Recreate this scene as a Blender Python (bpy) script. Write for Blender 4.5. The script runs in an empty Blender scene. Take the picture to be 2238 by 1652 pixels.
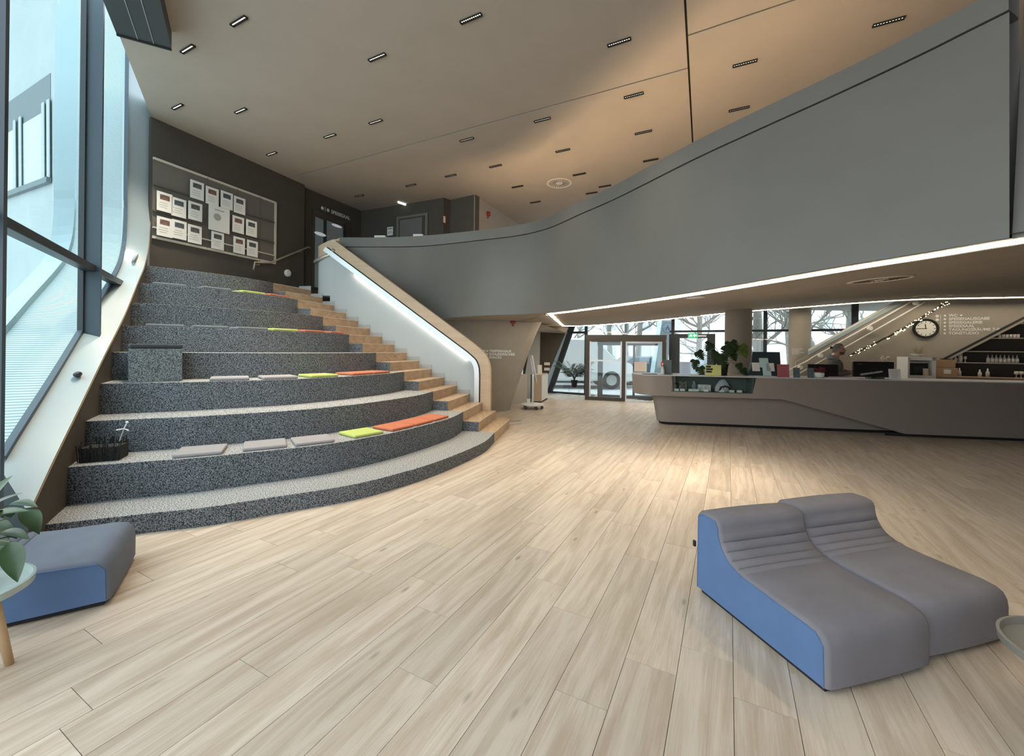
import bpy, bmesh, math, random
from mathutils import Vector, Matrix

random.seed(7)
SC = bpy.context.scene
COL = SC.collection
PI = math.pi

# ------------------------------------------------------------------ camera, world, exposure
F, CX, HZ, EYE, ROLL = 900.0, 1119.0, 764.0, 1.70, 0.012
cam_d = bpy.data.cameras.new('camera')
cam_d.sensor_width = 36.0
cam_d.lens = F / 2238.0 * 36.0
cam_d.shift_y = -(826.0 - HZ) / 2238.0
cam_d.clip_end = 300
cam = bpy.data.objects.new('camera', cam_d)
COL.objects.link(cam)
cam.matrix_world = Matrix.Translation((0, 0, EYE)) @ Matrix.Rotation(PI / 2, 4, 'X') @ Matrix.Rotation(ROLL, 4, 'Z')
SC.camera = cam

W = bpy.data.worlds.new('world'); SC.world = W; W.use_nodes = True
bg = W.node_tree.nodes['Background']
bg.inputs['Color'].default_value = (0.84, 0.94, 1.0, 1)
bg.inputs['Strength'].default_value = 3.0
SC.view_settings.view_transform = 'Standard'
SC.view_settings.look = 'None'
SC.view_settings.gamma = 1.0
SC.view_settings.use_curve_mapping = False
SC.view_settings.exposure = 0.06
SC.cycles.max_bounces = 8
SC.cycles.diffuse_bounces = 4
SC.cycles.transparent_max_bounces = 12
SC.cycles.sample_clamp_indirect = 6.0
SC.cycles.caustics_reflective = False
SC.cycles.caustics_refractive = False
SC.cycles.use_denoising = True

# ------------------------------------------------------------------ survey helpers: a sighted point on the picture at depth Y, or on a level H
def P(px, py, Y):
    u = px - CX; v = py - HZ
    return Vector(((u + ROLL * v) * Y / F, Y, EYE - (v - ROLL * u) * Y / F))
def G(px, py, H):
    v = (py - HZ) - ROLL * (px - CX)
    return P(px, py, F * (EYE - H) / v)
def V(*a): return Vector(a)

# ------------------------------------------------------------------ materials
MATS = {}
def mat(name, col, rough=0.6, metal=0.0, var=0.0, scale=8.0, bump=0.0, bscale=80.0, spec=0.5, emit=None, estr=0.0, objvar=0.0):
    if name in MATS: return MATS[name]
    m = bpy.data.materials.new(name); m.use_nodes = True
    nt = m.node_tree; b = nt.nodes['Principled BSDF']
    b.inputs['Base Color'].default_value = (*col, 1)
    b.inputs['Roughness'].default_value = rough
    b.inputs['Metallic'].default_value = metal
    b.inputs['Specular IOR Level'].default_value = spec
    tc = nt.nodes.new('ShaderNodeTexCoord')
    src = None
    if var > 0:
        n = nt.nodes.new('ShaderNodeTexNoise'); n.inputs['Scale'].default_value = scale; n.inputs['Detail'].default_value = 4
        nt.links.new(tc.outputs['Object'], n.inputs['Vector'])
        r = nt.nodes.new('ShaderNodeValToRGB')
        r.color_ramp.elements[0].position = 0.3; r.color_ramp.elements[1].position = 0.7
        r.color_ramp.elements[0].color = (*[max(0, c * (1 - var)) for c in col], 1)
        r.color_ramp.elements[1].color = (*[min(1, c * (1 + var)) for c in col], 1)
        nt.links.new(n.outputs['Fac'], r.inputs['Fac']); nt.links.new(r.outputs['Color'], b.inputs['Base Color'])
    if bump > 0:
        n2 = nt.nodes.new('ShaderNodeTexNoise'); n2.inputs['Scale'].default_value = bscale; n2.inputs['Detail'].default_value = 3
        nt.links.new(tc.outputs['Object'], n2.inputs['Vector'])
        bp = nt.nodes.new('ShaderNodeBump'); bp.inputs['Strength'].default_value = bump; bp.inputs['Distance'].default_value = 0.01
        nt.links.new(n2.outputs['Fac'], bp.inputs['Height']); nt.links.new(bp.outputs['Normal'], b.inputs['Normal'])
    if emit:
        b.inputs['Emission Color'].default_value = (*emit, 1); b.inputs['Emission Strength'].default_value = estr
    MATS[name] = m
    return m

def glass(name, tint=(0.9, 0.97, 0.97), refl=0.08):
    if name in MATS: return MATS[name]
    m = bpy.data.materials.new(name); m.use_nodes = True
    nt = m.node_tree; nt.nodes.remove(nt.nodes['Principled BSDF'])
    out = nt.nodes['Material Output']
    t = nt.nodes.new('ShaderNodeBsdfTransparent'); t.inputs['Color'].default_value = (*tint, 1)
    g = nt.nodes.new('ShaderNodeBsdfGlossy'); g.inputs['Roughness'].default_value = 0.02
    mx = nt.nodes.new('ShaderNodeMixShader')
    mx.inputs['Fac'].default_value = refl
    nt.links.new(t.outputs['BSDF'], mx.inputs[1]); nt.links.new(g.outputs['BSDF'], mx.inputs[2])
    nt.links.new(mx.outputs['Shader'], out.inputs['Surface'])
    MATS[name] = m
    return m

def wood_mat(name, light, dark, grain_rot=0.0, rough=0.45, spec=0.4, sx=1.0, sy=1.0):
    """oak: flowing cathedral lines, fine pores, a few knots, and a tone of its own for each board"""
    m = bpy.data.materials.new(name); m.use_nodes = True
    nt = m.node_tree; b = nt.nodes['Principled BSDF']; L = nt.links
    N = nt.nodes.new
    tc = N('ShaderNodeTexCoord'); oi = N('ShaderNodeObjectInfo')
    rot = N('ShaderNodeMapping'); rot.inputs['Rotation'].default_value = (0, 0, grain_rot)
    L.new(tc.outputs['Object'], rot.inputs['Vector'])
    sc = N('ShaderNodeVectorMath'); sc.operation = 'SCALE'; sc.inputs[0].default_value = (37.0, 91.0, 13.0)
    L.new(oi.outputs['Random'], sc.inputs['Scale'])
    add = N('ShaderNodeVectorMath'); add.operation = 'ADD'
    L.new(rot.outputs['Vector'], add.inputs[0]); L.new(sc.outputs['Vector'], add.inputs[1])
    def mapped(x, y, z=1.0):
        mp = N('ShaderNodeMapping'); mp.inputs['Scale'].default_value = (x * sx, y * sy, z * sy); L.new(add.outputs['Vector'], mp.inputs['Vector']); return mp
    n1 = N('ShaderNodeTexNoise'); n1.inputs['Scale'].default_value = 1.0; n1.inputs['Detail'].default_value = 5; n1.inputs['Roughness'].default_value = 0.62; n1.inputs['Distortion'].default_value = 1.5
    L.new(mapped(0.8, 7, 7).outputs['Vector'], n1.inputs['Vector'])
    w = N('ShaderNodeTexWave'); w.bands_direction = 'Y'; w.inputs['Scale'].default_value = 1.0; w.inputs['Distortion'].default_value = 14.0; w.inputs['Detail'].default_value = 3.0; w.inputs['Detail Scale'].default_value = 0.9
    L.new(mapped(0.30, 2.6, 2.6).outputs['Vector'], w.inputs['Vector'])
    n2 = N('ShaderNodeTexNoise'); n2.inputs['Scale'].default_value = 1.0; n2.inputs['Detail'].default_value = 3
    L.new(mapped(4, 130, 130).outputs['Vector'], n2.inputs['Vector'])
    def mul(a_, k, c):
        q = N('ShaderNodeMath'); q.operation = 'MULTIPLY_ADD'; L.new(a_, q.inputs[0]); q.inputs[1].default_value = k; q.inputs[2].default_value = c; return q.outputs['Value']
    def plus(a_, b_):
        q = N('ShaderNodeMath'); q.operation = 'ADD'; L.new(a_, q.inputs[0]); L.new(b_, q.inputs[1]); return q.outputs['Value']
    f = plus(plus(mul(n1.outputs['Fac'], 1.35, -.33), mul(w.outputs['Fac'], .15, 0)), mul(n2.outputs['Fac'], .55, -.25))
    vo = N('ShaderNodeTexVoronoi'); vo.inputs['Scale'].default_value = 1.0
    L.new(mapped(1.6, 5.0, 5.0).outputs['Vector'], vo.inputs['Vector'])
    kn_ = N('ShaderNodeMapRange'); kn_.inputs['From Min'].default_value = 0.03; kn_.inputs['From Max'].default_value = 0.10; kn_.inputs['To Min'].default_value = 0.55; kn_.inputs['To Max'].default_value = 1.0
    L.new(vo.outputs['Distance'], kn_.inputs['Value'])
    r = N('ShaderNodeValToRGB'); e = r.color_ramp.elements
    e[0].position = 0.22; e[0].color = (*dark, 1); e[1].position = 0.62; e[1].color = (*light, 1)
    L.new(f, r.inputs['Fac'])
    hv = N('ShaderNodeHueSaturation'); L.new(r.outputs['Color'], hv.inputs['Color'])
    mr2 = N('ShaderNodeMapRange'); mr2.inputs['To Min'].default_value = 0.90; mr2.inputs['To Max'].default_value = 1.06
    L.new(oi.outputs['Random'], mr2.inputs['Value'])
    mm = N('ShaderNodeMath'); mm.operation = 'MULTIPLY'; L.new(mr2.outputs['Result'], mm.inputs[0]); L.new(kn_.outputs['Result'], mm.inputs[1])
    L.new(mm.outputs['Value'], hv.inputs['Value'])
    L.new(hv.outputs['Color'], b.inputs['Base Color'])
    b.inputs['Roughness'].default_value = rough; b.inputs['Specular IOR Level'].default_value = spec
    bp = N('ShaderNodeBump'); bp.inputs['Strength'].default_value = 0.05; bp.inputs['Distance'].default_value = 0.003
    L.new(n2.outputs['Fac'], bp.inputs['Height']); L.new(bp.outputs['Normal'], b.inputs['Normal'])
    MATS[name] = m
    return m

def carpet_mat(name, dark, light, scale=70.0):
    m = bpy.data.materials.new(name); m.use_nodes = True
    nt = m.node_tree; b = nt.nodes['Principled BSDF']; L = nt.links
    tc = nt.nodes.new('ShaderNodeTexCoord')
    n = nt.nodes.new('ShaderNodeTexNoise'); n.inputs['Scale'].default_value = scale; n.inputs['Detail'].default_value = 2; n.inputs['Roughness'].default_value = 0.7
    L.new(tc.outputs['Object'], n.inputs['Vector'])
    r = nt.nodes.new('ShaderNodeValToRGB'); e = r.color_ramp.elements
    e[0].position = 0.40; e[0].color = (*dark, 1); e[1].position = 0.62; e[1].color = (*light, 1)
    L.new(n.outputs['Fac'], r.inputs['Fac']); L.new(r.outputs['Color'], b.inputs['Base Color'])
    b.inputs['Roughness'].default_value = 0.95; b.inputs['Specular IOR Level'].default_value = 0.1
    bp = nt.nodes.new('ShaderNodeBump'); bp.inputs['Strength'].default_value = 0.5; bp.inputs['Distance'].default_value = 0.006
    L.new(n.outputs['Fac'], bp.inputs['Height']); L.new(bp.outputs['Normal'], b.inputs['Normal'])
    MATS[name] = m
    return m

def emis(name, col, s):
    return mat(name, col, 0.5, emit=col, estr=s)

M_WALL = mat('greige_plaster', (0.35, 0.315, 0.27), 0.7, var=0.04, scale=3, bump=0.05, bscale=220, spec=0.25)
M_RIB = mat('satin_grey_paint', (0.175, 0.165, 0.147), 0.42, var=0.03, scale=2, bump=0.03, bscale=260, spec=0.35)
M_WALLD = mat('dark_taupe_plaster', (0.085, 0.073, 0.06), 0.75, var=0.05, scale=3, bump=0.05, bscale=200, spec=0.2)
M_CEIL = mat('perforated_ceiling_board', (0.43, 0.375, 0.315), 0.8, var=0.03, scale=2, bump=0.10, bscale=160, spec=0.15)
M_BLACK = mat('black_gap', (0.012, 0.012, 0.012), 0.8)
M_STEEL = mat('anthracite_frame', (0.03, 0.035, 0.04), 0.4, spec=0.5)
M_BSTEEL = mat('blue_grey_mullion', (0.055, 0.08, 0.105), 0.42, spec=0.5)
M_REVEAL = mat('pale_window_reveal', (0.36, 0.44, 0.47), 0.35, var=0.02, scale=2, spec=0.4)
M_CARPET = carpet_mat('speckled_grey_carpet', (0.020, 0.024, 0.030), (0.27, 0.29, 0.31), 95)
M_CARPET_LIT = carpet_mat('speckled_carpet_toplit', (0.06, 0.065, 0.07), (0.60, 0.61, 0.60), 95)  # same carpet made paler on the treads, standing for light from above
M_OAK = wood_mat('pale_oak_floor', (0.66, 0.56, 0.455), (0.50, 0.40, 0.30), rough=0.38, spec=0.4)
M_STEP = wood_mat('oak_step', (0.48, 0.35, 0.23), (0.37, 0.26, 0.165), grain_rot=1.45, rough=0.5)
M_BAND = wood_mat('oak_band', (0.64, 0.48, 0.33), (0.56, 0.41, 0.275), rough=0.45)
M_WHITE = mat('white_lacquer', (0.78, 0.78, 0.76), 0.4)
M_PAPER = mat('paper_white', (0.80, 0.78, 0.73), 0.8)
M_METAL = mat('satin_aluminium', (0.62, 0.62, 0.61), 0.35, metal=0.7)
M_LED = emis('led_strip_warm', (1.0, 0.87, 0.66), 30.0)
M_LEDC = emis('led_strip_neutral', (1.0, 0.93, 0.80), 7.0)
M_GLASS = glass('clear_glass')
M_CYAN = glass('tinted_facade_glass', (0.78, 0.95, 0.97), 0.05)
M_COUNTER = mat('taupe_counter_laminate', (0.29, 0.245, 0.22), 0.5, var=0.02, scale=3, spec=0.3)
M_TOP = mat('white_counter_top', (0.72, 0.72, 0.74), 0.35)

# ------------------------------------------------------------------ mesh helpers
class MB:
    def __init__(s): s.v = []; s.f = []
    def add(s, vs, fs):
        o = len(s.v); s.v += [tuple(p) for p in vs]; s.f += [tuple(i + o for i in q) for q in fs]; return s
    def box(s, c, d, rz=0.0, rot=None):
        hx, hy, hz = d[0] / 2, d[1] / 2, d[2] / 2
        R = rot if rot is not None else Matrix.Rotation(rz, 3, 'Z')
        vs = [Vector(c) + R @ Vector((x * hx, y * hy, z * hz)) for x in (-1, 1) for y in (-1, 1) for z in (-1, 1)]
        return s.add(vs, [(0, 1, 3, 2), (4, 6, 7, 5), (0, 4, 5, 1), (2, 3, 7, 6), (0, 2, 6, 4), (1, 5, 7, 3)])
    def ext(s, poly, vec):
        n = len(poly); vec = Vector(vec)
        vs = [Vector(p) for p in poly] + [Vector(p) + vec for p in poly]
        fs = [tuple(range(n - 1, -1, -1)), tuple(range(n, 2 * n))] + [(i, (i + 1) % n, n + (i + 1) % n, n + i) for i in range(n)]
        return s.add(vs, fs)
    def tube(s, pts, r, n=8, cap=True):
        pts = [Vector(p) for p in pts]; rs = r if isinstance(r, (list, tuple)) else [r] * len(pts)
        vs = []; fs = []
        prev = None
        for i, p in enumerate(pts):
            d = (pts[min(i + 1, len(pts) - 1)] - pts[max(i - 1, 0)])
            d = d.normalized() if d.length > 1e-9 else Vector((0, 0, 1))
            ref = prev if prev is not None else (Vector((0, 0, 1)) if abs(d.z) < 0.9 else Vector((1, 0, 0)))
            a = ref - d * ref.dot(d)
            if a.length < 1e-6: a = Vector((1, 0, 0)) - d * d.x
            a.normalize(); bb = d.cross(a); prev = a
            for k in range(n):
                t = 2 * PI * k / n
                vs.append(p + (a * math.cos(t) + bb * math.sin(t)) * rs[i])
        for i in range(len(pts) - 1):
            for k in range(n):
                fs.append((i * n + k, i * n + (k + 1) % n, (i + 1) * n + (k + 1) % n, (i + 1) * n + k))
        if cap:
            fs.append(tuple(range(n - 1, -1, -1))); fs.append(tuple((len(pts) - 1) * n + k for k in range(n)))
        return s.add(vs, fs)
    def lathe(s, c, prof, n=24, axis=None):
        c = Vector(c); R = axis if axis is not None else Matrix.Identity(3)
        vs = []; fs = []
        for r, z in prof:
            for k in range(n):
                t = 2 * PI * k / n
                vs.append(c + R @ Vector((r * math.cos(t), r * math.sin(t), z)))
        for i in range(len(prof) - 1):
            for k in range(n):
                fs.append((i * n + k, i * n + (k + 1) % n, (i + 1) * n + (k + 1) % n, (i + 1) * n + k))
        fs.append(tuple(range(n - 1, -1, -1))); fs.append(tuple((len(prof) - 1) * n + k for k in range(n)))
        return s.add(vs, fs)
    def loft(s, rows, close_u=False):
        m = len(rows[0]); vs = [p for r in rows for p in r]; fs = []
        for i in range(len(rows) - 1):
            for k in range(m if close_u else m - 1):
                fs.append((i * m + k, i * m + (k + 1) % m, (i + 1) * m + (k + 1) % m, (i + 1) * m + k))
        return s.add(vs, fs)
    def sphere(s, c, r, n=10, m=6):
        rr = r if isinstance(r, (tuple, list)) else (r, r, r)
        prof = [(math.sin(PI * i / m), -math.cos(PI * i / m)) for i in range(m + 1)]
        vs = []; fs = []
        for a, z in prof:
            for k in range(n):
                t = 2 * PI * k / n
                vs.append(Vector(c) + Vector((a * math.cos(t) * rr[0], a * math.sin(t) * rr[1], z * rr[2])))
        for i in range(m):
            for k in range(n):
                fs.append((i * n + k, i * n + (k + 1) % n, (i + 1) * n + (k + 1) % n, (i + 1) * n + k))
        return s.add(vs, fs)
    def mesh(s, name, m, smooth=False):
        me = bpy.data.meshes.new(name); me.from_pydata(s.v, [], s.f); me.update()
        bm = bmesh.new(); bm.from_mesh(me)
        bmesh.ops.remove_doubles(bm, verts=bm.verts, dist=1e-5)
        bmesh.ops.recalc_face_normals(bm, faces=bm.faces); bm.to_mesh(me); bm.free()
        if m: me.materials.append(m)
        if smooth:
            for p in me.polygons: p.use_smooth = True
        return me
    def obj(s, name, m, parent=None, smooth=False, bevel=0.0, segs=2, auto=None):
        o = bpy.data.objects.new(name, s.mesh(name, m, smooth)); COL.objects.link(o)
        if parent: o.parent = parent
        if bevel > 0:
            b = o.modifiers.new('bevel', 'BEVEL'); b.width = bevel; b.segments = segs; b.limit_method = 'ANGLE'; b.angle_limit = 0.6
            b.harden_normals = False
            for p in o.data.polygons: p.use_smooth = True
            w = o.modifiers.new('wn', 'WEIGHTED_NORMAL')
        elif auto:
            for p in o.data.polygons: p.use_smooth = True
            shade_auto(o, auto)
        return o

def shade_auto(o, ang=0.7):
    me = o.data
    bm = bmesh.new(); bm.from_mesh(me)
    for e in bm.edges:
        if len(e.link_faces) == 2 and e.calc_face_angle(0) > ang: e.smooth = False
    bm.to_mesh(me); bm.free()

def tag(o, label=None, cat=None, group=None, kind=None):
    if label: o['label'] = label
    if cat: o['category'] = cat
    if group: o['group'] = group
    if kind: o['kind'] = kind
    return o
def empty(name, loc=(0, 0, 0), rz=0.0):
    o = bpy.data.objects.new(name, None); COL.objects.link(o); o.location = loc; o.rotation_euler = (0, 0, rz)
    o.empty_display_size = 0.1
    return o
def struct(o, label=None):
    o['kind'] = 'structure'
    if label: o['label'] = label
    return o
def copy_tree(o, parent=None):
    c = o.copy(); COL.objects.link(c); c.parent = parent
    for ch in list(o.children): copy_tree(ch, c)
    return c
def text_mesh(name, body, size, m, parent, M4, extrude=0.002, align='LEFT', spacing=1.0):
    cu = bpy.data.curves.new(name, 'FONT'); cu.body = body; cu.size = size; cu.extrude = extrude; cu.align_x = align
    cu.space_character = spacing; cu.offset = size * .022
    cu.resolution_u = 3
    t = bpy.data.objects.new(name, cu); COL.objects.link(t)
    bpy.context.view_layer.update()
    dg = bpy.context.evaluated_depsgraph_get()
    me = bpy.data.meshes.new_from_object(t.evaluated_get(dg))
    COL.objects.unlink(t); bpy.data.objects.remove(t); bpy.data.curves.remove(cu)
    me.name = name; me.materials.clear(); me.materials.append(m)
    o = bpy.data.objects.new(name, me); COL.objects.link(o)
    if parent: o.parent = parent
    o.matrix_local = M4
    return o
def frame4(origin, right, up):
    """matrix with x = right, y = up, z = out of the surface"""
    r = Vector(right).normalized(); u = Vector(up); u = (u - r * u.dot(r)).normalized(); n = r.cross(u)
    m = Matrix((r, u, n)).transposed().to_4x4(); m.translation = Vector(origin)
    return m
def lerp(a, b, t): return Vector(a) * (1 - t) + Vector(b) * t
def resample(pts, n):
    pts = [Vector(p) for p in pts]
    # Catmull-Rom through the points, then even steps
    fine = []
    for i in range(len(pts) - 1):
        p0 = pts[max(i - 1, 0)]; p1 = pts[i]; p2 = pts[i + 1]; p3 = pts[min(i + 2, len(pts) - 1)]
        for k in range(16):
            t = k / 16
            fine.append(0.5 * ((2 * p1) + (p2 - p0) * t + (2 * p0 - 5 * p1 + 4 * p2 - p3) * t * t + (3 * p1 - p0 - 3 * p2 + p3) * t ** 3))
    fine.append(pts[-1])
    d = [0.0]
    for i in range(1, len(fine)): d.append(d[-1] + (fine[i] - fine[i - 1]).length)
    out = []
    j = 0
    for k in range(n):
        s = d[-1] * k / (n - 1)
        while j < len(d) - 2 and d[j + 1] < s: j += 1
        seg = d[j + 1] - d[j]
        out.append(lerp(fine[j], fine[j + 1], (s - d[j]) / seg if seg > 1e-9 else 0))
    return out

# ================================================================== the shell
HC = 5.70            # high ceiling
RISE = 0.1785        # one wooden step
ZS, ZR = 2.44, 4.35  # underside and top of the upper-floor parapet

# ---- left glazed wall: plan line X = -1.634 - 0.656 Y
WD = Vector((-0.5485, 0.8361, 0)); WN = Vector((-0.8361, -0.5485, 0))     # along (away), outward
def WP(px, py, off=0.0):
    u = px - CX; v = py - HZ; a = (u + ROLL * v) / F; b = (v - ROLL * u) / F
    Y = (1.634 + 1.196 * off) / (-a - 0.656)
    return Vector((a * Y, Y, EYE - b * Y))
def wline(Y, off=0.0): return Vector((-1.634 - 0.656 * Y - 1.196 * off, Y, 0))

# ---- floor of oak planks
TH = math.atan2(474.0, 900.0)
PD = Vector((math.sin(TH), math.cos(TH), 0)); PQ = Vector((math.cos(TH), -math.sin(TH), 0))   # along the boards, across
PWID, PLEN = 0.264, 1.56
floor = struct(MB().ext([(-9, -3, -0.012), (14, -3, -0.012), (14, 16, -0.012), (-9, 16, -0.012)], (0, 0, -0.15)).obj('floor', M_BLACK),
               'pale oak plank floor of the hall')
C1 = [(-3.914, 3.469), (-3.26, 3.739), (-2.9, 3.868), (-2.459, 4.136), (-1.757, 4.577), (-1.325, 5.059), (-1.032, 5.48), (-0.703, 6.119), (-0.428, 6.806), (-0.304, 7.538)]
C9 = [(-6.167, 6.91), (-5.615, 7.421), (-5.14, 8.15), (-5.03, 8.65)]
def facade_y(x): return 15.7 - 0.527 * (x - 2.78)
o0 = G(1605, 1652, 0)
def pix(p):
    u = p.x * F / p.y; v = (EYE - p.z) * F / p.y
    return CX + u - ROLL * v, HZ + v + ROLL * u
planks = []
rnd = random.Random(3)
for r in range(-30, 60):
    off = rnd.random() * PLEN
    for c in range(-4, 16):
        cen = o0 + PQ * ((r + 0.5) * PWID) + PD * (c * PLEN + off)
        cen.z = 0
        if cen.y < 0.9 or cen.y > 16.6 or cen.x > 13: continue
        if cen.x < wline(cen.y).x - 0.2: continue
        if cen.y > facade_y(cen.x) + 0.3: continue
        ok = False
        for s in (-1, -0.5, 0, 0.5, 1):
            q = cen + PD * (s * PLEN / 2)
            if q.y < 0.6: continue
            x, y = pix(q)
            if -120 < x < 2360 and y < 1760: ok = True
        if not ok: continue
        # skip boards that would lie wholly under the seating steps
        if cen.y > 3.4:
            xs = None
            for (xa, ya), (xb, yb) in zip(C1, C1[1:]):
                if ya <= cen.y <= yb: xs = xa + (xb - xa) * (cen.y - ya) / (yb - ya)
            if xs is None: xs = -0.3 if cen.y < 9.2 else -9
            if cen.x < xs - 0.9: continue
        planks.append((PWID * PLEN / max(0.5, cen.y) ** 2 * (1 / max(0.5, cen.y)), cen))
planks.sort(key=lambda t: -t[0])
pm = MB().box((0, 0, -0.006), (PLEN - 0.003, PWID - 0.0028, 0.012)).mesh('plank', M_OAK)
ang = math.atan2(PD.y, PD.x)
for i, (_, c) in enumerate(planks[:300]):
    o = bpy.data.objects.new('plank', pm); COL.objects.link(o); o.parent = floor
    o.location = c; o.rotation_euler = (0, 0, ang)
rest = MB()
for _, c in planks[300:]:
    rest.box((c.x, c.y, -0.006), (PLEN - 0.003, PWID - 0.0028, 0.012), ang)
if rest.v:
    ro = rest.obj('distant_planks', wood_mat('pale_oak_far', (0.66, 0.56, 0.455), (0.50, 0.40, 0.30), grain_rot=-ang, rough=0.38, spec=0.4), floor); ro['kind'] = 'stuff'

# ---- high ceiling with shadow gaps between its boards
CE = HC
cA = [G(640, 387, HC), G(1504, 149, HC)]
ceil_poly = [wline(-3, 0), (14, -3, 0), (14, 14.5, 0), (-7.5, 14.5, 0), wline(8.2, 0)]
struct(MB().ext([(p[0], p[1], HC + 0.03) for p in ceil_poly], (0, 0, 0.25)).obj('ceiling', M_BLACK), 'high greige acoustic ceiling with dark joints')
ceiling = bpy.data.objects['ceiling']
# board grid follows the sighted joints: A runs across, C runs lengthwise
a0, a1 = G(640, 387, HC), G(1504, 149, HC)
c0, c1 = G(1497, 0, HC), G(1514, 314, HC)
b0, b1 = G(1503, 78, HC), G(1736, 0, HC)
def isect(p, d, q, e):
    k = ((q.x - p.x) * e.y - (q.y - p.y) * e.x) / (d.x * e.y - d.y * e.x); return p + d * k
dA = (a1 - a0).normalized(); dC = (c1 - c0).normalized(); dB = (b1 - b0).normalized()
X0 = isect(a0, dA, c0, dC)         # A meets C
X1 = isect(b0, dB, c0, dC)         # B meets C
g = 0.013
def side(poly, p, d, keep):        # half-plane clip in plan
    n = Vector((-d.y, d.x, 0)); out = []
    for i in range(len(poly)):
        a = poly[i]; b = poly[(i + 1) % len(poly)]
        sa = (a - p).dot(n) * keep - g; sb = (b - p).dot(n) * keep - g
        if sa >= 0: out.append(a)
        if sa * sb < 0: out.append(lerp(a, b, sa / (sa - sb)))
    return out
big = [Vector((p[0], p[1], HC)) for p in ceil_poly]
lf = side(big, c0, dC, 1); rt = side(big, c0, dC, -1)
for poly in (side(lf, a0, dA, 1), side(lf, a0, dA, -1), side(rt, b0, dB, 1), side(rt, b0, dB, -1)):
    if len(poly) > 2:
        MB().ext(poly, (0, 0, 0.028)).obj('ceiling_board', M_CEIL, ceiling)

# ---- upper back walls
cw = [WP(331, 300), G(666, 404, HC), G(679, 412, HC), G(790, 461, HC), G(970, 432, HC), G(984, 437, HC), G(1038, 425, HC), G(1137, 492, HC)]
cw[0] = wline(7.21)
cw = [V(p.x, p.y, 0) for p in cw]
def wallseg(name, a, b, z0, z1, m, th=0.2, label=None):
    a = Vector((a[0], a[1], 0)); b = Vector((b[0], b[1], 0)); d = (b - a).normalized(); n = Vector((-d.y, d.x, 0)) * th
    return struct(MB().ext([a + V(0, 0, z0), b + V(0, 0, z0), b + V(0, 0, z1), a + V(0, 0, z1)], n).obj(name, m), label)
wb = wallseg('wall_back', cw[0], cw[1], 0, HC, M_WALLD, label='dark taupe wall behind the seating steps')
wallseg('wall_recess', cw[1] + V(-0.12, 0.12, 0), cw[3], 2.6, HC, M_WALLD, label='recessed dark wall with the glazed door')
wallseg('wall_gallery', cw[3], cw[4], 2.6, HC, M_WALLD, label='dark gallery wall with a closed door')
wallseg('wall_gallery_return', cw[4], cw[5], 2.6, HC, M_WALLD)
wallseg('wall_gallery_step', cw[5], cw[6], 2.6, HC, M_WALLD)
wallseg('wall_gallery_side', cw[6], cw[7] + (cw[7] - cw[6]) * 0.6, 2.6, HC, M_WALL, th=.02, label='pale gallery wall with a red sounder')
# ---- right-hand and far walls that close the hall
wallseg('wall_right', (13.6, 9.0), (13.6, -3), 0, HC, M_WALL)
wallseg('wall_rear', (13.6, -3), (.6, -3), 0, HC, M_WALL)

# ---- parapet ribbon of the upper floor
top_px = [(742, 519), (830, 519), (930, 515), (1050, 503), (1135, 492), (1200, 474), (1270, 440), (1350, 402), (1513, 313), (1670, 236), (1830, 160), (2000, 75), (2140, 0), (2206, -35)]
bot_px = [None, None, 697, 689.5, 687, 683, 674, 663, 638, 611, 583, 555, 531, 520]
tp = [G(x, y, ZR) for x, y in top_px]
bt = [V(tp[i].x, tp[i].y + 0.05, ZS) if bot_px[i] is None else G(top_px[i][0], bot_px[i], ZS) for i in range(len(tp))]
NR = 60
tp = resample(tp, NR); bt = resample(bt, NR)
def behind(pts):
    out = []
    for i in range(len(pts)):
        d = pts[min(i + 1, len(pts) - 1)] - pts[max(i - 1, 0)]; d.z = 0; d.normalize()
        out.append(Vector((-d.y, d.x, 0)))
    return out
nb = behind(tp)
def rib(i, z):   # point on the leaning face at height z
    t = (z - ZS) / (ZR - ZS); return lerp(bt[i], tp[i], t)
parapet = struct(empty('parapet_wall'), 'sweeping grey parapet wall of the upper floor'); 
face = MB().loft([[rib(i, ZS) for i in range(NR)], [rib(i, ZR - 0.235) for i in range(NR)], [rib(i, ZR - 0.235) + nb[i] * 0.16 for i in range(NR)], [rib(i, ZS) + nb[i] * 0.30 for i in range(NR)]])
face.obj('parapet_face', M_RIB, parapet, auto=0.6)
MB().loft([[rib(i, ZR - 0.24) + nb[i] * 0.025 for i in range(NR)], [rib(i, ZR - 0.215) + nb[i] * 0.025 for i in range(NR)]]).obj('shadow_gap', M_BLACK, parapet)
band = MB().loft([[rib(i, ZR - 0.22) - nb[i] * 0.012 for i in range(NR)], [tp[i] - nb[i] * 0.012 for i in range(NR)], [tp[i] + nb[i] * 0.17 for i in range(NR)], [rib(i, ZR - 0.22) + nb[i] * 0.17 for i in range(NR)], [rib(i, ZR - 0.22) - nb[i] * 0.012 for i in range(NR)]])
band.obj('parapet_band', M_RIB, parapet, auto=0.6)
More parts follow.
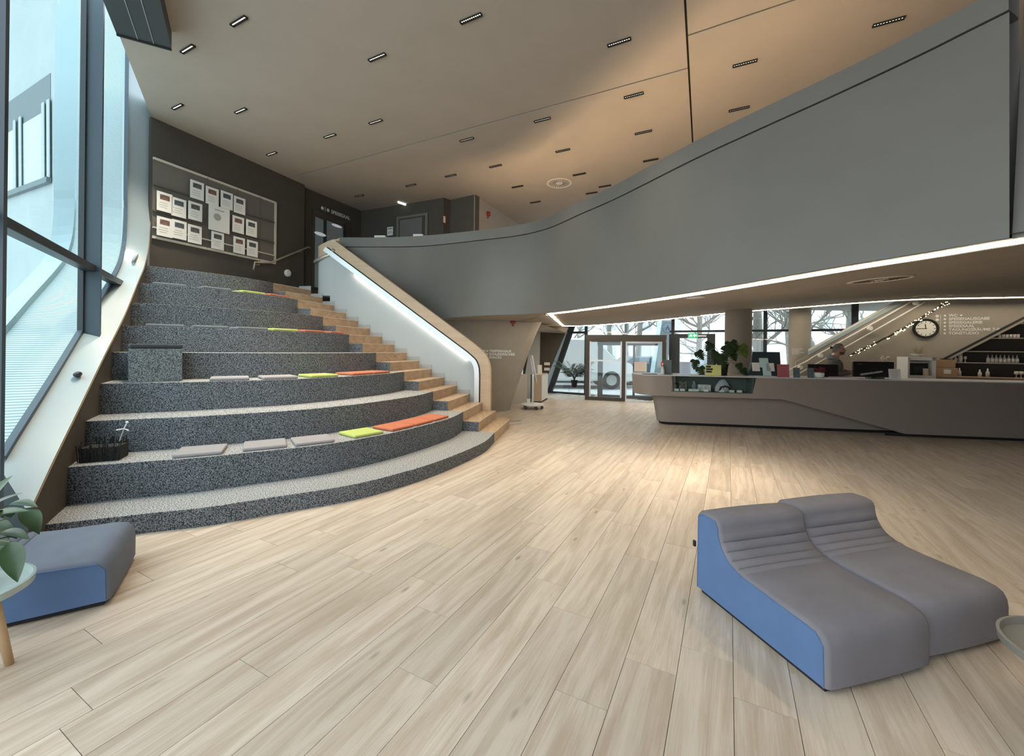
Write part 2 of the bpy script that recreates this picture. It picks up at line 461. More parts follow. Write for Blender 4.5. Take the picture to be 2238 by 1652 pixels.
# the next panel, set back a hand's width at the joint
d_end = (tp[-1] - tp[-4]); d_end.z = 0; d_end.normalize(); nbk = nb[-1] * 0.26
q0, q1 = tp[-1] + nbk, tp[-1] + nbk + d_end * 3.4
r0, r1 = bt[-1] + nbk * 0.15, bt[-1] + nbk * 0.15 + d_end * 3.4
def pl(a, b, t): return lerp(a, b, t)
tg = 1 - 0.22 / (ZR - ZS)
MB().loft([[r0, r1], [pl(r0, q0, tg), pl(r1, q1, tg)], [pl(r0, q0, tg) + nb[-1] * .1, pl(r1, q1, tg) + nb[-1] * .1], [r0 + nb[-1] * .1, r1 + nb[-1] * .1], [r0, r1]]).obj('parapet_face', M_RIB, parapet)
MB().loft([[pl(r0, q0, tg + .012), pl(r1, q1, tg + .012)], [q0, q1], [q0 + nb[-1] * .17, q1 + nb[-1] * .17], [pl(r0, q0, tg + .012) + nb[-1] * .17, pl(r1, q1, tg + .012) + nb[-1] * .17], [pl(r0, q0, tg + .012), pl(r1, q1, tg + .012)]]).obj('parapet_band', M_RIB, parapet)

# ---- soffit under the upper floor, with light lines along both edges
fr_i = [i for i in range(NR) if pix(bt[i])[0] > 1183]
front = [bt[i] + nb[i] * 0.02 for i in fr_i] + [bt[-1] + d_end * 3.4 + nb[-1] * 0.02]
front = resample(front, 40)
rear_def = [(1232, 712, 14.6), (1290, 711, 14.0), (1400, 703, 13.2), (1587, 684, 12.1), (1740, 672, 11.3), (1980, 655, 10.15), (2238, 649, 9.15), (2560, 640, 8.2)]
rear = resample([P(*p) for p in rear_def], 40)
rows = [[lerp(front[i], rear[i], t) for i in range(40)] for t in (0, 0.25, 0.5, 0.75, 1.0)]
soffit = struct(MB().loft(rows).loft([[p + V(0, 0, .03) for p in r] for r in rows[::-1]]).obj('soffit', M_WALL, auto=0.8), 'grey-brown sloping soffit over the reception')
# plaster above the facade, from the soffit edge upward, and the slab that closes the upper floor
struct(MB().loft([[p + V(0, 0.05, -0.02) for p in rear], [p + V(0, 0.05, 1.2) for p in rear]]).obj('wall_lintel', M_WALL))
left_front = [bt[i] + nb[i] * 0.02 for i in range(NR) if pix(bt[i])[0] <= 1190]
struct(MB().loft([left_front, [V(p.x * 1.05 + 0.2, 13.0, ZS + 0.05) for p in left_front]]).obj('soffit_stair', M_WALL))
corner_a, corner_b = front[0], rear[0]
struct(MB().add([corner_a + V(-0.02, 0, 0.0), corner_b, V(corner_b.x - 1.4, 13.5, ZS + .02), V(corner_a.x - .5, 12.5, ZS + .02)], [(0, 1, 2, 3)]).obj('soffit_corner', M_WALL))
slab = [V(tp[i].x, tp[i].y, 3.2) + nb[i] * 0.5 for i in range(0, NR, 3)]
struct(MB().ext(slab + [V(13.6, 1.0, 3.2), V(13.6, 14.4, 3.2), V(-5.0, 14.4, 3.2)], (0, 0, 0.12)).obj('floor_upper', M_WALL))
def ledline(name, pts, w, nrm, m, parent=None, drop=0.012):
    up = V(0, 0, 1)
    lo = [p + nrm[i] * (-w / 2) - up * drop for i, p in enumerate(pts)]; hi = [p + nrm[i] * (w / 2) - up * drop for i, p in enumerate(pts)]
    lo2 = [p + up * 0.01 for p in lo]; hi2 = [p + up * 0.01 for p in hi]
    return MB().loft([lo, hi, hi2, lo2, lo]).obj(name, m, parent)
fn = behind(front); 
ledA = empty('light_line'); tag(ledA, 'warm white light line tracing the edge of the soffit', 'light line')
fl = [lerp(front[i], rear[i], 0.0) + fn[i] * 0.15 for i in range(40)]
ledline('diffuser', fl, 0.05, fn, M_LED, ledA)
rn = behind(rear)
rl = [rear[i] - rn[i] * 0.04 for i in range(40)]
ledline('diffuser', rl, 0.05, rn, M_LED, ledA)
j0, j1 = fl[0], rl[0]; jd = (j1 - j0).normalized(); jn = V(-jd.y, jd.x, 0).normalized()
ledline('diffuser', [j0, lerp(j0, j1, .5), j1], 0.06, [jn, jn, jn], M_LED, ledA)

# ---- stairwell wall that funnels down to a foot
fun = []
for t in [i / 10 for i in range(11)]:
    zz = 2.52 * (1 - t)
    tr = t ** 0.85
    rx = lerp(P(1186, 700, 11.6), G(1114, 897, 0) + V(0, 0, 0), tr); 
    lx = V(-2.2, 10.75, 0)
    row = []
    for k in range(9):
        s = k / 8
        row.append(V(lx.x + (rx.x - 0.3 - lx.x) * s, 10.75 + 0.55 * s - 0.25 * math.sin(PI * s) * 0.6, zz))
    cxx, cyy = rx.x - 0.3, 11.3
    for k in range(1, 9):
        a = PI / 2 * k / 8
        row.append(V(cxx + 0.3 * math.sin(a), cyy + 0.35 * (1 - math.cos(a)), zz))
    row.append(V(cxx + 0.28, cyy + 1.7, zz))
    fun.append(row)
struct(MB().loft(fun).obj('wall_stairwell', M_WALL, auto=0.9), 'grey funnel-shaped stairwell wall with white wayfinding text')
# niche behind it, with a dark back wall
struct(MB().ext([P(1150, 690, 14.7), P(1252, 690, 14.7), V(P(1177, 870, 14.7).x, 14.7, 0), V(P(1140, 870, 14.7).x, 14.7, 0)], (0, .15, 0)).obj('wall_niche', M_WALLD), 'dark brown wall of the niche beside the entrance')
struct(MB().add([P(1181, 707, 11.9), P(1243, 729, 14.7), P(1166, 726, 14.7), P(1150, 707, 12.2)], [(0, 1, 2, 3)]).obj('soffit_niche', M_WALL))
struct(MB().ext([P(1166, 700, 14.5), P(1181, 724, 14.5), V(P(1178, 880, 14.5).x, 14.5, 0), V(P(1140, 880, 14.5).x, 14.5, 0)], (0, .06, 0)).obj('trim_1', mat('pale_grey_panel', (.42, .43, .42), .5)))
struct(MB().ext([V(-0.1, 12.7, 0), V(.50, 13.25, 0), V(.50, 13.25, .92), V(-.1, 12.7, .92)], (0, .1, 0)).obj('wall_dado', mat('pale_dado', (.5, .47, .42), .6)))

# ---- papers wall / recess etc. get their details later; left glazed wall now
inner = [(331, 420), (329, 470), (327, 500), (324, 539), (315, 582), (302.7, 612), (272, 688), (230, 772), (174, 888), (120, 998), (90, 1062), (62, 1122)]
outer = [(270, 400), (270, 450), (269, 490), (266, 535), (258, 574), (243, 606), (205, 668), (163, 738), (110, 824), (60, 902), (20, 964), (-8, 1010)]
OFF = 0.30
ip = [WP(*p) for p in inner]; op = [WP(*p, OFF) for p in outer]
ip = [V(ip[0].x, ip[0].y, 7.2)] + ip; op = [V(op[0].x, op[0].y, 7.2)] + op
def rs2(a, n=60): return resample(a, n)
ipr, opr = rs2(ip), rs2(op)
for p in ipr + opr: p.z = max(p.z, 0.0)
window_1 = struct(MB().loft([ipr, [lerp(ipr[i], opr[i], .5) for i in range(60)], opr]).obj('window_1', M_REVEAL, auto=0.9), 'tall slanting window with a pale reveal beside the steps')
MB().loft([[p + WN * 0.0 + V(.004, 0, 0) for p in ipr], [p + V(.012, 0, -0.012) for p in ipr]]).obj('edge_trim', mat('bronze_edge', (.30, .22, .12), .5), window_1)
k0 = next(i for i, p in enumerate(ipr) if p.z < 3.3)
struct(MB().loft([ipr[k0:], [V(p.x, p.y, 0) for p in ipr[k0:]]]).obj('wall_left', M_WALLD, auto=0.9), 'dark wall under the slanting window')
# exterior ribbed sheet and its smooth edge
ex = [p + WN * 0.55 - V(0, 0, 0.0) for p in opr]
ribm = bpy.data.materials.new('ribbed_exterior_sheet'); ribm.use_nodes = True
_nt = ribm.node_tree; _b = _nt.nodes['Principled BSDF']; _tc = _nt.nodes.new('ShaderNodeTexCoord'); _w = _nt.nodes.new('ShaderNodeTexWave')
_w.bands_direction = 'Z'; _w.inputs['Scale'].default_value = 14.0
_r = _nt.nodes.new('ShaderNodeValToRGB'); _r.color_ramp.elements[0].color = (.22, .27, .29, 1); _r.color_ramp.elements[1].color = (.62, .68, .70, 1)
_nt.links.new(_tc.outputs['Object'], _w.inputs['Vector']); _nt.links.new(_w.outputs['Fac'], _r.inputs['Fac']); _nt.links.new(_r.outputs['Color'], _b.inputs['Base Color'])
MB().loft([[p + WN * .02 for p in opr], ex]).obj('ribbed_sheet', ribm, window_1)
MB().loft([ex, [p + V(0, 0, .07) + WN * .02 for p in ex], [p + WN * .25 for p in ex]]).obj('outer_sill', M_REVEAL, window_1)
# frame profile along the glass
MB().loft([opr, [p + V(0, 0, .045) for p in opr], [p + V(0, 0, .045) - WN * .05 for p in opr], [p - WN * .05 for p in opr]]).obj('glass_bead', M_BSTEEL, window_1)
# glass, fins, transom
def wq(Y0, Y1, z0, z1, off): 
    a, b = wline(Y0, off), wline(Y1, off); return [a + V(0, 0, z0), b + V(0, 0, z0), b + V(0, 0, z1), a + V(0, 0, z1)]
Yend = op[0].y
fin_y = 5.03
for (ya, yb) in ((2.95, fin_y), (fin_y, Yend)):
    for (za, zb) in ((0.0, 2.64), (2.64, 7.2)):
        MB().add(wq(ya, yb, za, zb, OFF), [(0, 1, 2, 3)]).obj('pane', M_CYAN, window_1)
for yb in (fin_y, 2.95):
    b0_ = wline(yb, OFF)
    zlow = 0.0 if yb < 3 else 1.72
    pts = [b0_ - WD * .03, b0_ + WD * .03, b0_ + WD * .03 - WN * .19, b0_ - WD * .03 - WN * .19]
    MB().ext([p + V(0, 0, zlow) for p in pts], (0, 0, 7.2 - zlow)).obj('mullion', M_BSTEEL, window_1)
    c_ = b0_ - WD * .06
    MB().ext([p + V(0, 0, zlow) for p in [c_ - WD * .015 - WN * .0, c_ + WD * .03, c_ + WD * .03 - WN * .05, c_ - WD * .015 - WN * .05]], (0, 0, 7.2 - zlow)).obj('cover_strip', M_STEEL, window_1)
t0, t1 = wline(2.4, OFF) + V(0, 0, 2.64), WP(256, 622, OFF - .05)
t1.z = 2.64
MB().box((t0 + t1) / 2 - WN * .06, ((t1 - t0).length, .12, .085), math.atan2(WD.y, WD.x)).obj('transom', M_STEEL, window_1, bevel=.008)
# dark blind cassette under the ceiling
bl = [G(375, 108, HC - .22), G(255, 75, HC - .22)]
e1 = bl[0]; e2 = bl[1]; bdir = -WD
cass = MB().ext([e1, e2, e2 + bdir * 4, e1 + bdir * 4], (0, 0, .21)).obj('blind_cassette', mat('dark_blind_panel', (.045, .052, .055), .55))
tag(cass, 'dark grey blind cassette hung under the ceiling by the slanting window', 'blind box')
for t in (.33, .62):
    a = lerp(e1, e2, t); MB().box(a + bdir * 2 + V(0, 0, -.002), (4, .006, .006), math.atan2(bdir.y, bdir.x)).obj('seam', M_METAL, cass)
MB().box((e1 + e2) / 2 + V(0, 0, -.004), ((e1 - e2).length, .03, .02), math.atan2((e1 - e2).y, (e1 - e2).x)).obj('end_strip', M_BLACK, cass)
# unseen light strip behind the parapet, added to warm the ceiling above
gal = tag(empty('hidden_uplight'), 'unseen warm strip added behind the parapet to light the ceiling', 'light line')
gi = list(range(18, NR - 2))
gp = [tp[i] + nb[i] * .20 - V(0, 0, .10) for i in gi]
MB().loft([gp, [p + nb[i] * .05 for p, i in zip(gp, gi)], [p + nb[i] * .05 - V(0, 0, .03) for p, i in zip(gp, gi)], [p - V(0, 0, .03) for p in gp], gp]).obj('diffuser', emis('hidden_uplight_glow', (1.0, .72, .43), 34.0), gal)

# ================================================================== tiered seating with a wooden stair along one side
H = lambda k: (2 * k - 1) * RISE
NT = 40
c1 = resample([V(x, y, 0) for x, y in C1], NT); c9 = resample([V(x, y, 0) for x, y in C9], NT)
def tier_curve(k):       # k may run to 10 for the back of the top tier
    t = (k - 1) / 8.0
    return [lerp(c1[i], c9[i], t) for i in range(NT)]
BW0, BW9 = V(-0.054, 9.01, 0), V(-4.70, 9.60, 0)       # stair edge along the balustrade
def stair_edge(k): return lerp(BW0, BW9, (k - 1) / 8.0)
seat = struct(empty('tiered_seating'), 'broad seating steps in speckled grey carpet with a wooden stair alongside')
for k in range(1, 10):
    f = tier_curve(k); b = tier_curve(k + 1) if k < 9 else [p + V(-0.75, 0.55, 0) for p in f]
    z0 = H(k - 1) if k > 1 else 0.0; z1 = H(k)
    b2 = [p + (p - f[i]) * 0.04 for i, p in enumerate(b)]
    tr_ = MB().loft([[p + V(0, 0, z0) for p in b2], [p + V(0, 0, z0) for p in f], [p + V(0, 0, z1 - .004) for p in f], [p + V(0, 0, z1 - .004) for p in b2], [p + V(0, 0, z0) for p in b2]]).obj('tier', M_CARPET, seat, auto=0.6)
    MB().loft([[p + V(0, 0, z1 - .004) for p in f], [p + V(0, 0, z1) for p in f], [p + V(0, 0, z1) for p in b2]]).obj('tread', M_CARPET_LIT, tr_)
for n in range(1, 18):   # wooden steps: odd ones level with a tier, even ones between
    k = (n + 1) / 2.0
    def fe(kk): 
        t = (kk - 1) / 8.0
        return lerp(c1[-1], c9[-1], t), stair_edge(kk)
    a, b = fe(k); a2, b2 = fe(k + .5 + .04)
    if n == 1: b = b + V(0.02, -0.02, 0)
    if n == 17: a2, b2 = fe(k + 1.4)
    z0 = (n - 1) * RISE; z1 = n * RISE
    poly = [a, b, b2, a2]
    if n == 1:
        br = b + V(-.10, .25, 0); poly = [a, lerp(a, b, .93), b + V(-.01, .06, 0), br, b2 + V(-.1, .22, 0), a2]
    MB().ext([p + V(0, 0, z0) for p in poly], (0, 0, RISE)).obj('wood_step', M_STEP, seat)
    # pale nosing
    d = (b - a).normalized(); nn = V(d.y, -d.x, 0)
    MB().ext([a + V(0, 0, z1 - .008) , b + V(0, 0, z1 - .008), b + nn * .004 + V(0, 0, z1 - .008), a + nn * .004 + V(0, 0, z1 - .008)], (0, 0, .0095)).obj('nosing', mat('nosing_strip', (.72, .62, .48), .4), seat)
    if n % 2 == 0:       # carpeted end of the block between two tiers
        mid = lerp(a, a2, .5); e = .006
        MB().ext([a + V(0, -e, z0), a2 + V(0, -e, z0), a2 + V(0, -e, z1 - .006), a + V(0, -e, z1 - .006)], (0, e, 0)).obj('end_carpet', M_CARPET, seat)
# two further dark steps at the head of the stair
for q in (1, 2):
    MB().box(V(-5.35 - .1 * q, 10.5 + .55 * q, (17 + q) * RISE - RISE / 2), (1.3, .56, RISE), .2).obj('wood_step', M_STEP, seat)

# ---- balustrade: pale wall, oak band, handrail with a light under it
M_BAL = mat('pale_balustrade_plaster', (.48, .525, .54), .55, var=.02, scale=2, spec=.3)
bd = (BW9 - BW0).normalized(); bn = V(bd.y, -bd.x, 0)
if bn.y > 0: bn = -bn                      # towards the hall
def bal(s, z, off=0.0): 
    p = BW0 + bd * s + bn * off; return V(p.x, p.y, z)
SL = 0.71
S0, SE = 0.42, 4.15                        # start (foot) and end (head) along the line
prof = [(S0, 0.18), (S0, 1.0), (S0 + .004, 1.2), (S0 + .02, 1.34), (S0 + .06, 1.47), (S0 + .13, 1.60), (S0 + .24, 1.71), (S0 + .40, 1.84)]
s = S0 + .40
while s < SE:
    s += .25; prof.append((min(s, SE), 1.84 + SL * (min(s, SE) - S0 - .40)))
prof = prof[:1] + resample([V(a, b, 0) for a, b in prof[1:]], 50)
prof = [(p[0], p[1]) for p in prof]
balw = struct(empty('stair_balustrade'), 'pale stair balustrade with oak band and lit handrail')
def offs(pr, d):                           # inward offset of the outline in its own plane
    out = []
    for i, (a, b) in enumerate(pr):
        p0 = pr[max(i - 1, 0)]; p1 = pr[min(i + 1, len(pr) - 1)]
        t = V(p1[0] - p0[0], p1[1] - p0[1], 0)
        if t.length < 1e-6: t = V(0, 1, 0)
        t.normalize(); out.append((a + t.y * d, b - t.x * d))
    return out
inn = offs(prof, .27)
wallp = offs(prof, .10)
MB().loft([[bal(a, b, .0) for a, b in wallp], [bal(a, 0.0, .0) for a, b in wallp]]).loft([[bal(a, b, -.16) for a, b in wallp], [bal(a, 0.0, -.16) for a, b in wallp]]).obj('wall_panel', M_BAL, balw)
# oak band: leaning face between the outer edge and an inner line, then over the back
bo = offs(prof, .0); bi = offs(prof, .215)
curl = []
MB().loft([[bal(a, b, .035) for a, b in bi], [bal(a, b, .0) for a, b in bo], [bal(a, b, -.17) for a, b in bo], [bal(a, b, -.17) for a, b in bi]]).obj('oak_band', M_BAND, balw, auto=.5)
MB().loft([[bal(a, b, .02) for a, b in offs(prof, .205)], [bal(a, b, .02) for a, b in offs(prof, .245)]]).obj('shadow_gap', M_BLACK, balw)
# inner pale lip
lip0, lip1 = offs(prof, .235), offs(prof, .34)
MB().loft([[bal(a, b, .0) for a, b in lip1], [bal(a, b, .085) for a, b in lip1], [bal(a, b, .085) for a, b in lip0], [bal(a, b, .0) for a, b in lip0]]).obj('handrail', M_METAL, balw, auto=.5)
ll = [p for p in offs(prof, .352) if S0 + .45 < p[0] < SE - .55]
MB().loft([[bal(a, b, .005) for a, b in ll], [bal(a, b, .06) for a, b in ll], [bal(a, b - .018, .06) for a, b in ll], [bal(a, b - .018, .005) for a, b in ll], [bal(a, b, .005) for a, b in ll]]).obj('light_strip', M_LEDC, balw)
# curl at the head: band turns round towards the parapet
hd = prof[-1]; cA_ = bal(SE, hd[1], 0)
cur = MB(); rowsT = []; rowsB = []; rowsI = []
pe = tp[0]
for i in range(15):
    a = PI * i / 14
    rx = .42
    ctr = V(cA_.x - .0, (cA_.y + pe.y) / 2, 0); ry = (pe.y - cA_.y) / 2
    x = ctr.x - rx * math.sin(a) + (pe.x - cA_.x) * (i / 14); y = ctr.y - ry * math.cos(a)
    zt = hd[1] + (ZR - hd[1]) * (i / 14) ** .8 - .22 * math.sin(a)
    rowsT.append(V(x, y, zt)); rowsB.append(V(x, y, zt - .24 - .12 * math.sin(a))); rowsI.append(V(x, y, 2.9))
MB().loft([rowsB, rowsT]).loft([rowsT, [p + V(.15, .0, 0) for p in rowsT]]).obj('oak_band', M_BAND, balw, auto=.9)
MB().loft([[p + V(.01, 0, 0) for p in rowsI], [p + V(.01, 0, 0) for p in rowsB]]).obj('wall_panel', M_BAL, balw, auto=.9)
hr = [V(p.x - .07, p.y - .01, p.z - .36) for p in rowsT[:9]]
MB().tube([bal(prof[-1][0] - .05, offs(prof, .30)[-1][1], .05)] + hr, .035, 8).obj('handrail', M_METAL, balw, smooth=True)
# stepped skirting along the stair, against the balustrade
for n in range(3, 18):
    k = (n + 1) / 2; e = stair_edge(k); e2 = stair_edge(k + .5)
    w_ = .09
    MB().ext([e + bn * .002 + V(0, 0, n * RISE + w_) , e2 + bn * .002 + V(0, 0, n * RISE + w_), e2 + bn * .002 + V(0, 0, n * RISE), e + bn * .002 + V(0, 0, n * RISE)], bn * .012).obj('skirting', mat('skirting_grey', (.40, .41, .41), .5), balw)

# ================================================================== street facade, entrance and what stands outside
def fpt(px, back=0.0):
    a = (px - CX) / F; Y = (17.165 + back) / (1 + 0.527 * a); return V(a * Y, Y, 0)
QD = V(0.885, -0.466, 0); QN = V(0.466, 0.885, 0)
QA = math.atan2(QD.y, QD.x)
facade = struct(empty('window_2'), 'street facade of large panes in anthracite frames')
def fbar(px0, px1, z0, z1, dep=.08, m=M_STEEL, name='frame_bar', off=0.0, parent=None):
    a, b = fpt(px0), fpt(px1); d = (b - a).normalized(); n = V(-d.y, d.x, 0)
    a += n * off; b += n * off
    return MB().ext([a + V(0, 0, z0), b + V(0, 0, z0), b + V(0, 0, z1), a + V(0, 0, z1)], n * dep).obj(name, m, parent or facade)
def fvert(px, w, z0, z1, dep=.10, m=M_STEEL, name='mullion', off=0.0):
    a = fpt(px) + QN * off
    return MB().box(a + V(0, 0, (z0 + z1) / 2) + QN * dep / 2, (w, dep, z1 - z0), QA).obj(name, m, facade)
ZT = 2.38
lb, ltm, lt_ = fpt(1200), fpt(1240), fpt(1262)
for (p0, p1) in ((1277, 1468), (1562, 1672), (1672, 1770), (1770, 1868), (1868, 2010)):
    for (z0, z1) in ((0.0, ZT), (ZT, 3.6)):
        a, b = fpt(p0), fpt(p1)
        MB().add([a + V(0, 0, z0), b + V(0, 0, z0), b + V(0, 0, z1), a + V(0, 0, z1)], [(0, 1, 2, 3)]).obj('pane', M_GLASS, facade)
MB().add([lb + V(.1, 0, 0.04), fpt(1277) + V(0, 0, .04), fpt(1277) + V(0, 0, ZT), ltm + V(.1, 0, ZT)], [(0, 1, 2, 3)]).obj('pane', M_GLASS, facade)
MB().add([ltm + V(.1, 0, ZT), fpt(1277) + V(0, 0, ZT), fpt(1277) + V(0, 0, 3.4), lt_ + V(.1, 0, 3.4)], [(0, 1, 2, 3)]).obj('pane', M_GLASS, facade)
# slanting jamb: pale reveal and dark frame
MB().ext([lb + V(-.12, 0, 0), lb + V(.16, 0, 0), lt_ + V(.16, 0, 3.4), lt_ + V(-.12, 0, 3.4)], (0, .12, 0)).obj('jamb', M_STEEL, facade)
MB().ext([lb + V(-.6, -.5, 0), lb + V(-.08, 0, 0), lt_ + V(-.08, 0, 3.4), lt_ + V(-.55, -.5, 3.4)], (0, .05, 0)).obj('reveal', M_REVEAL, facade)
fbar(1204, 1277, 0, .07); fbar(1238, 1283, ZT - .03, ZT + .05)
fbar(1463, 1600, ZT - .02, ZT + .05); fbar(1600, 2010, ZT - .02, ZT + .05)
fbar(1562, 2010, 0, .08)
for px, w in ((1280, .10), (1470, .10), (1672, .10), (1868, .16)): fvert(px, w, 0 if px > 1300 else 0, 3.6)
# emergency door with wide dark frame
door = struct(empty('door_1'), 'anthracite framed glass emergency door')
def dpt(px, z): a = fpt(px) - QN * .12; return V(a.x, a.y, z)
def dbar(p0, p1, z0, z1, nm, dep=.1, m=M_STEEL):
    return MB().ext([dpt(p0, z0), dpt(p1, z0), dpt(p1, z1), dpt(p0, z1)], QN * dep).obj(nm, m, door)
dbar(1463, 1481, 0, 2.3, 'jamb'); dbar(1549, 1563, 0, 2.3, 'jamb'); dbar(1481, 1549, 2.16, 2.3, 'header'); dbar(1481, 1549, 0, .14, 'kick_plate')
dbar(1481, 1486, .14, 2.16, 'stile'); dbar(1546, 1549, .14, 2.16, 'stile')
MB().add([dpt(1486, .14), dpt(1546, .14), dpt(1546, 2.16), dpt(1486, 2.16)], [(0, 1, 2, 3)]).obj('pane', M_GLASS, door)
dbar(1524, 1544, 2.2, 2.26, 'door_closer', -.06, M_METAL)
# projecting entrance porch with sliding doors
porch = struct(empty('door_2'), 'glazed entrance porch with brown framed sliding door')
M_BROWN = mat('bronze_frame', (.055, .045, .038), .45)
PA, PB = V(2.55, 14.2, 0), V(5.0, 13.47, 0)
pd_ = (PB - PA).normalized(); pn = V(-pd_.y, pd_.x, 0); plen = (PB - PA).length
def pbar(s0, s1, z0, z1, nm, m=M_BROWN, off=0.0, dep=.10):
    a, b = PA + pd_ * s0 + pn * off, PA + pd_ * s1 + pn * off
    return MB().ext([a + V(0, 0, z0), b + V(0, 0, z0), b + V(0, 0, z1), a + V(0, 0, z1)], pn * dep).obj(nm, m, porch)
pbar(-.02, plen + .05, 2.02, 2.24, 'header')
pbar(-.02, .12, 0, 2.02, 'post'); pbar(1.20, 1.32, 0, 2.02, 'post'); pbar(plen - .08, plen + .05, 0, 2.02, 'post', M_BROWN)
pbar(.12, 1.20, 0.0, .12, 'sill'); pbar(1.32, plen - .08, 0, .05, 'sill', M_METAL)
pbar(.12, .17, .12, 2.02, 'leaf_stile', M_METAL, .03, .03); pbar(1.15, 1.20, .12, 2.02, 'leaf_stile', M_METAL, .03, .03)
pbar(1.32, 1.36, .05, 2.02, 'leaf_stile', M_METAL, .03, .03); pbar(1.36, plen - .08, 1.96, 2.02, 'leaf_rail', M_METAL, .03, .03)
pbar(.17, 1.15, 1.34, 1.39, 'push_bar', M_METAL, -.01, .03)
for s0, s1, z0 in ((.17, 1.15, .12), (1.36, plen - .08, .05)):
    a, b = PA + pd_ * s0 + pn * .05, PA + pd_ * s1 + pn * .05
    MB().add([a + V(0, 0, z0), b + V(0, 0, z0), b + V(0, 0, 2.0), a + V(0, 0, 2.0)], [(0, 1, 2, 3)]).obj('pane', M_GLASS, porch)
pbar(.32, .50, 0, 2.1, 'inner_post', M_STEEL, 1.0, .1); pbar(1.55, 1.63, 0, 2.1, 'inner_post', M_STEEL, 1.0, .1); pbar(.32, 2.4, 0, .1, 'inner_sill', M_STEEL, 1.0, .1); pbar(.3, 2.4, 1.9, 2.1, 'inner_header', M_STEEL, 1.0, .1)
pbar(0.0, plen, 2.02, 2.05, 'porch_roof', M_BROWN, .1, 1.0)
pbar(plen + .02, plen + .05, 0, 2.1, 'side_frame', M_METAL, 0, .9)
# notices on the porch glass
def board(name, origin, right, w, h, m, label, cat, th=.008, group=None, lines=0, lm=None, parent=None):
    o = MB().box((w / 2, h / 2, th / 2), (w, h, th)).obj(name, m, parent)
    o.matrix_world = frame4(origin, right, (0, 0, 1))
    if label: tag(o, label, cat, group)
    for i in range(lines):
        y = h * (.84 - .68 * i / max(1, lines - 1)); ww = w * random.uniform(.5, .8)
        MB().box((w * .12 + ww / 2, y, th + .001), (ww, h * .035, .001)).obj('print', lm or MATS['ink_grey'], o)
    return o
M_INK = mat('ink_grey', (.12, .12, .12), .8)
M_PINKINK = mat('ink_faded_red', (.75, .45, .42), .8)
nt = board('door_notice', PA + pd_ * 1.60 + V(0, 0, 1.02) - pn * .02, pd_, .40, .32, M_PAPER, 'white notice with faded red print on the porch glass', 'notice', lines=4, lm=M_PINKINK)
fs = board('fire_sign', PA + pd_ * (plen - .12) + V(0, 0, 1.22) - pn * .03, pd_, .13, .14, mat('sign_red', (.55, .03, .02), .5), 'small red fire sign on the porch post', 'sign')
MB().box((.065, .07, .011), (.06, .05, .002)).obj('symbol', M_PAPER, fs)

# columns
for (px, Y, r, lab) in ((1613, 10.6, .31, 'thick round grey column behind the monstera'), (1747.5, 12.1, .275, 'round grey column behind the stair rail')):
    c = P(px, 760, Y)
    struct(MB().lathe((c.x, c.y, 0), [(r, 0), (r, 3.3)], 40).obj('column', M_WALL, auto=.6), lab)

# ---- outside
ground = struct(MB().ext([(-40, 15.95, -.02), (40, 15.95, -.02), (60, 90, -.02), (-60, 90, -.02)], (0, 0, -.1)).obj('ground', mat('pale_paving', (.72, .72, .71), .8, var=.08, scale=1.5)), 'pale pavement and street outside')
struct(MB().ext([(4.0, 10.5, -.03), (16, 8, -.03), (40, 15.95, -.03), (3, 15.95, -.03)], (0, 0, -.1)).obj('ground_side', MATS['pale_paving']))
road = struct(MB().ext([(-40, 19.2, -.015), (40, 19.2, -.015), (40, 27, -.015), (-40, 27, -.015)], (0, 0, -.02)).obj('road', mat('asphalt', (.34, .34, .35), .85, var=.1, scale=3)))
struct(MB().ext([(-40, 19.05, -.02), (40, 19.05, -.02), (40, 19.2, -.02), (-40, 19.2, -.02)], (0, 0, .10)).obj('kerb', mat('kerb_stone', (.30, .31, .32), .8)))

def vehicle(name, loc, rz, body_prof, width, m_body, windows, wheels, wr, label, cat='car'):
    root = tag(empty(name, loc, rz), label, cat)
    n = len(body_prof)
    rows = []
    for x, ins in ((-width / 2, .10), (-width / 2 + .05, .02), (-width / 2 + .14, 0), (width / 2 - .14, 0), (width / 2 - .05, .02), (width / 2, .10)):
        cx = sum(p[0] for p in body_prof) / n; cz = sum(p[1] for p in body_prof) / n
        rows.append([V(p[0] + (cx - p[0]) * ins * .3, x, p[1] + (cz - p[1]) * ins) for p in body_prof])
    b = MB().loft([[r[i] for i in range(n)] + [r[0]] for r in rows])
    b.add(rows[0], [tuple(range(n))]); b.add(rows[-1], [tuple(range(n))])
    b.obj('body', m_body, root, auto=.5)
    mg = mat('vehicle_glass', (.05, .07, .08), .1)
    for poly in windows:
        for sgn in (-1, 1):
            MB().ext([V(x, sgn * (width / 2 - .015), z) for x, z in poly], (0, sgn * .012, 0)).obj('window', mg, root)
    for x in wheels:
        for sgn in (-1, 1):
            R = Matrix.Rotation(PI / 2, 3, 'X')
            w = MB().lathe((x, sgn * (width / 2 - .10), wr), [(wr * .5, -.11), (wr, -.10), (wr, .10), (wr * .5, .11)], 24, R).obj('wheel', mat('tyre_rubber', (.03, .03, .03), .8), root, auto=.5)
            MB().lathe((x, sgn * (width / 2 - .10), wr), [(.02, -.125), (wr * .55, -.12), (wr * .6, .12), (.02, .125)], 12, R).obj('hub_cap', M_METAL, w, auto=.5)
    return root
van_prof = [(-2.6, .35), (-2.6, 2.0), (-2.4, 2.25), (.55, 2.25), (.9, 2.15), (1.75, 1.35), (2.45, 1.12), (2.65, .85), (2.65, .35)]
wc = G(1335, 851, 0)
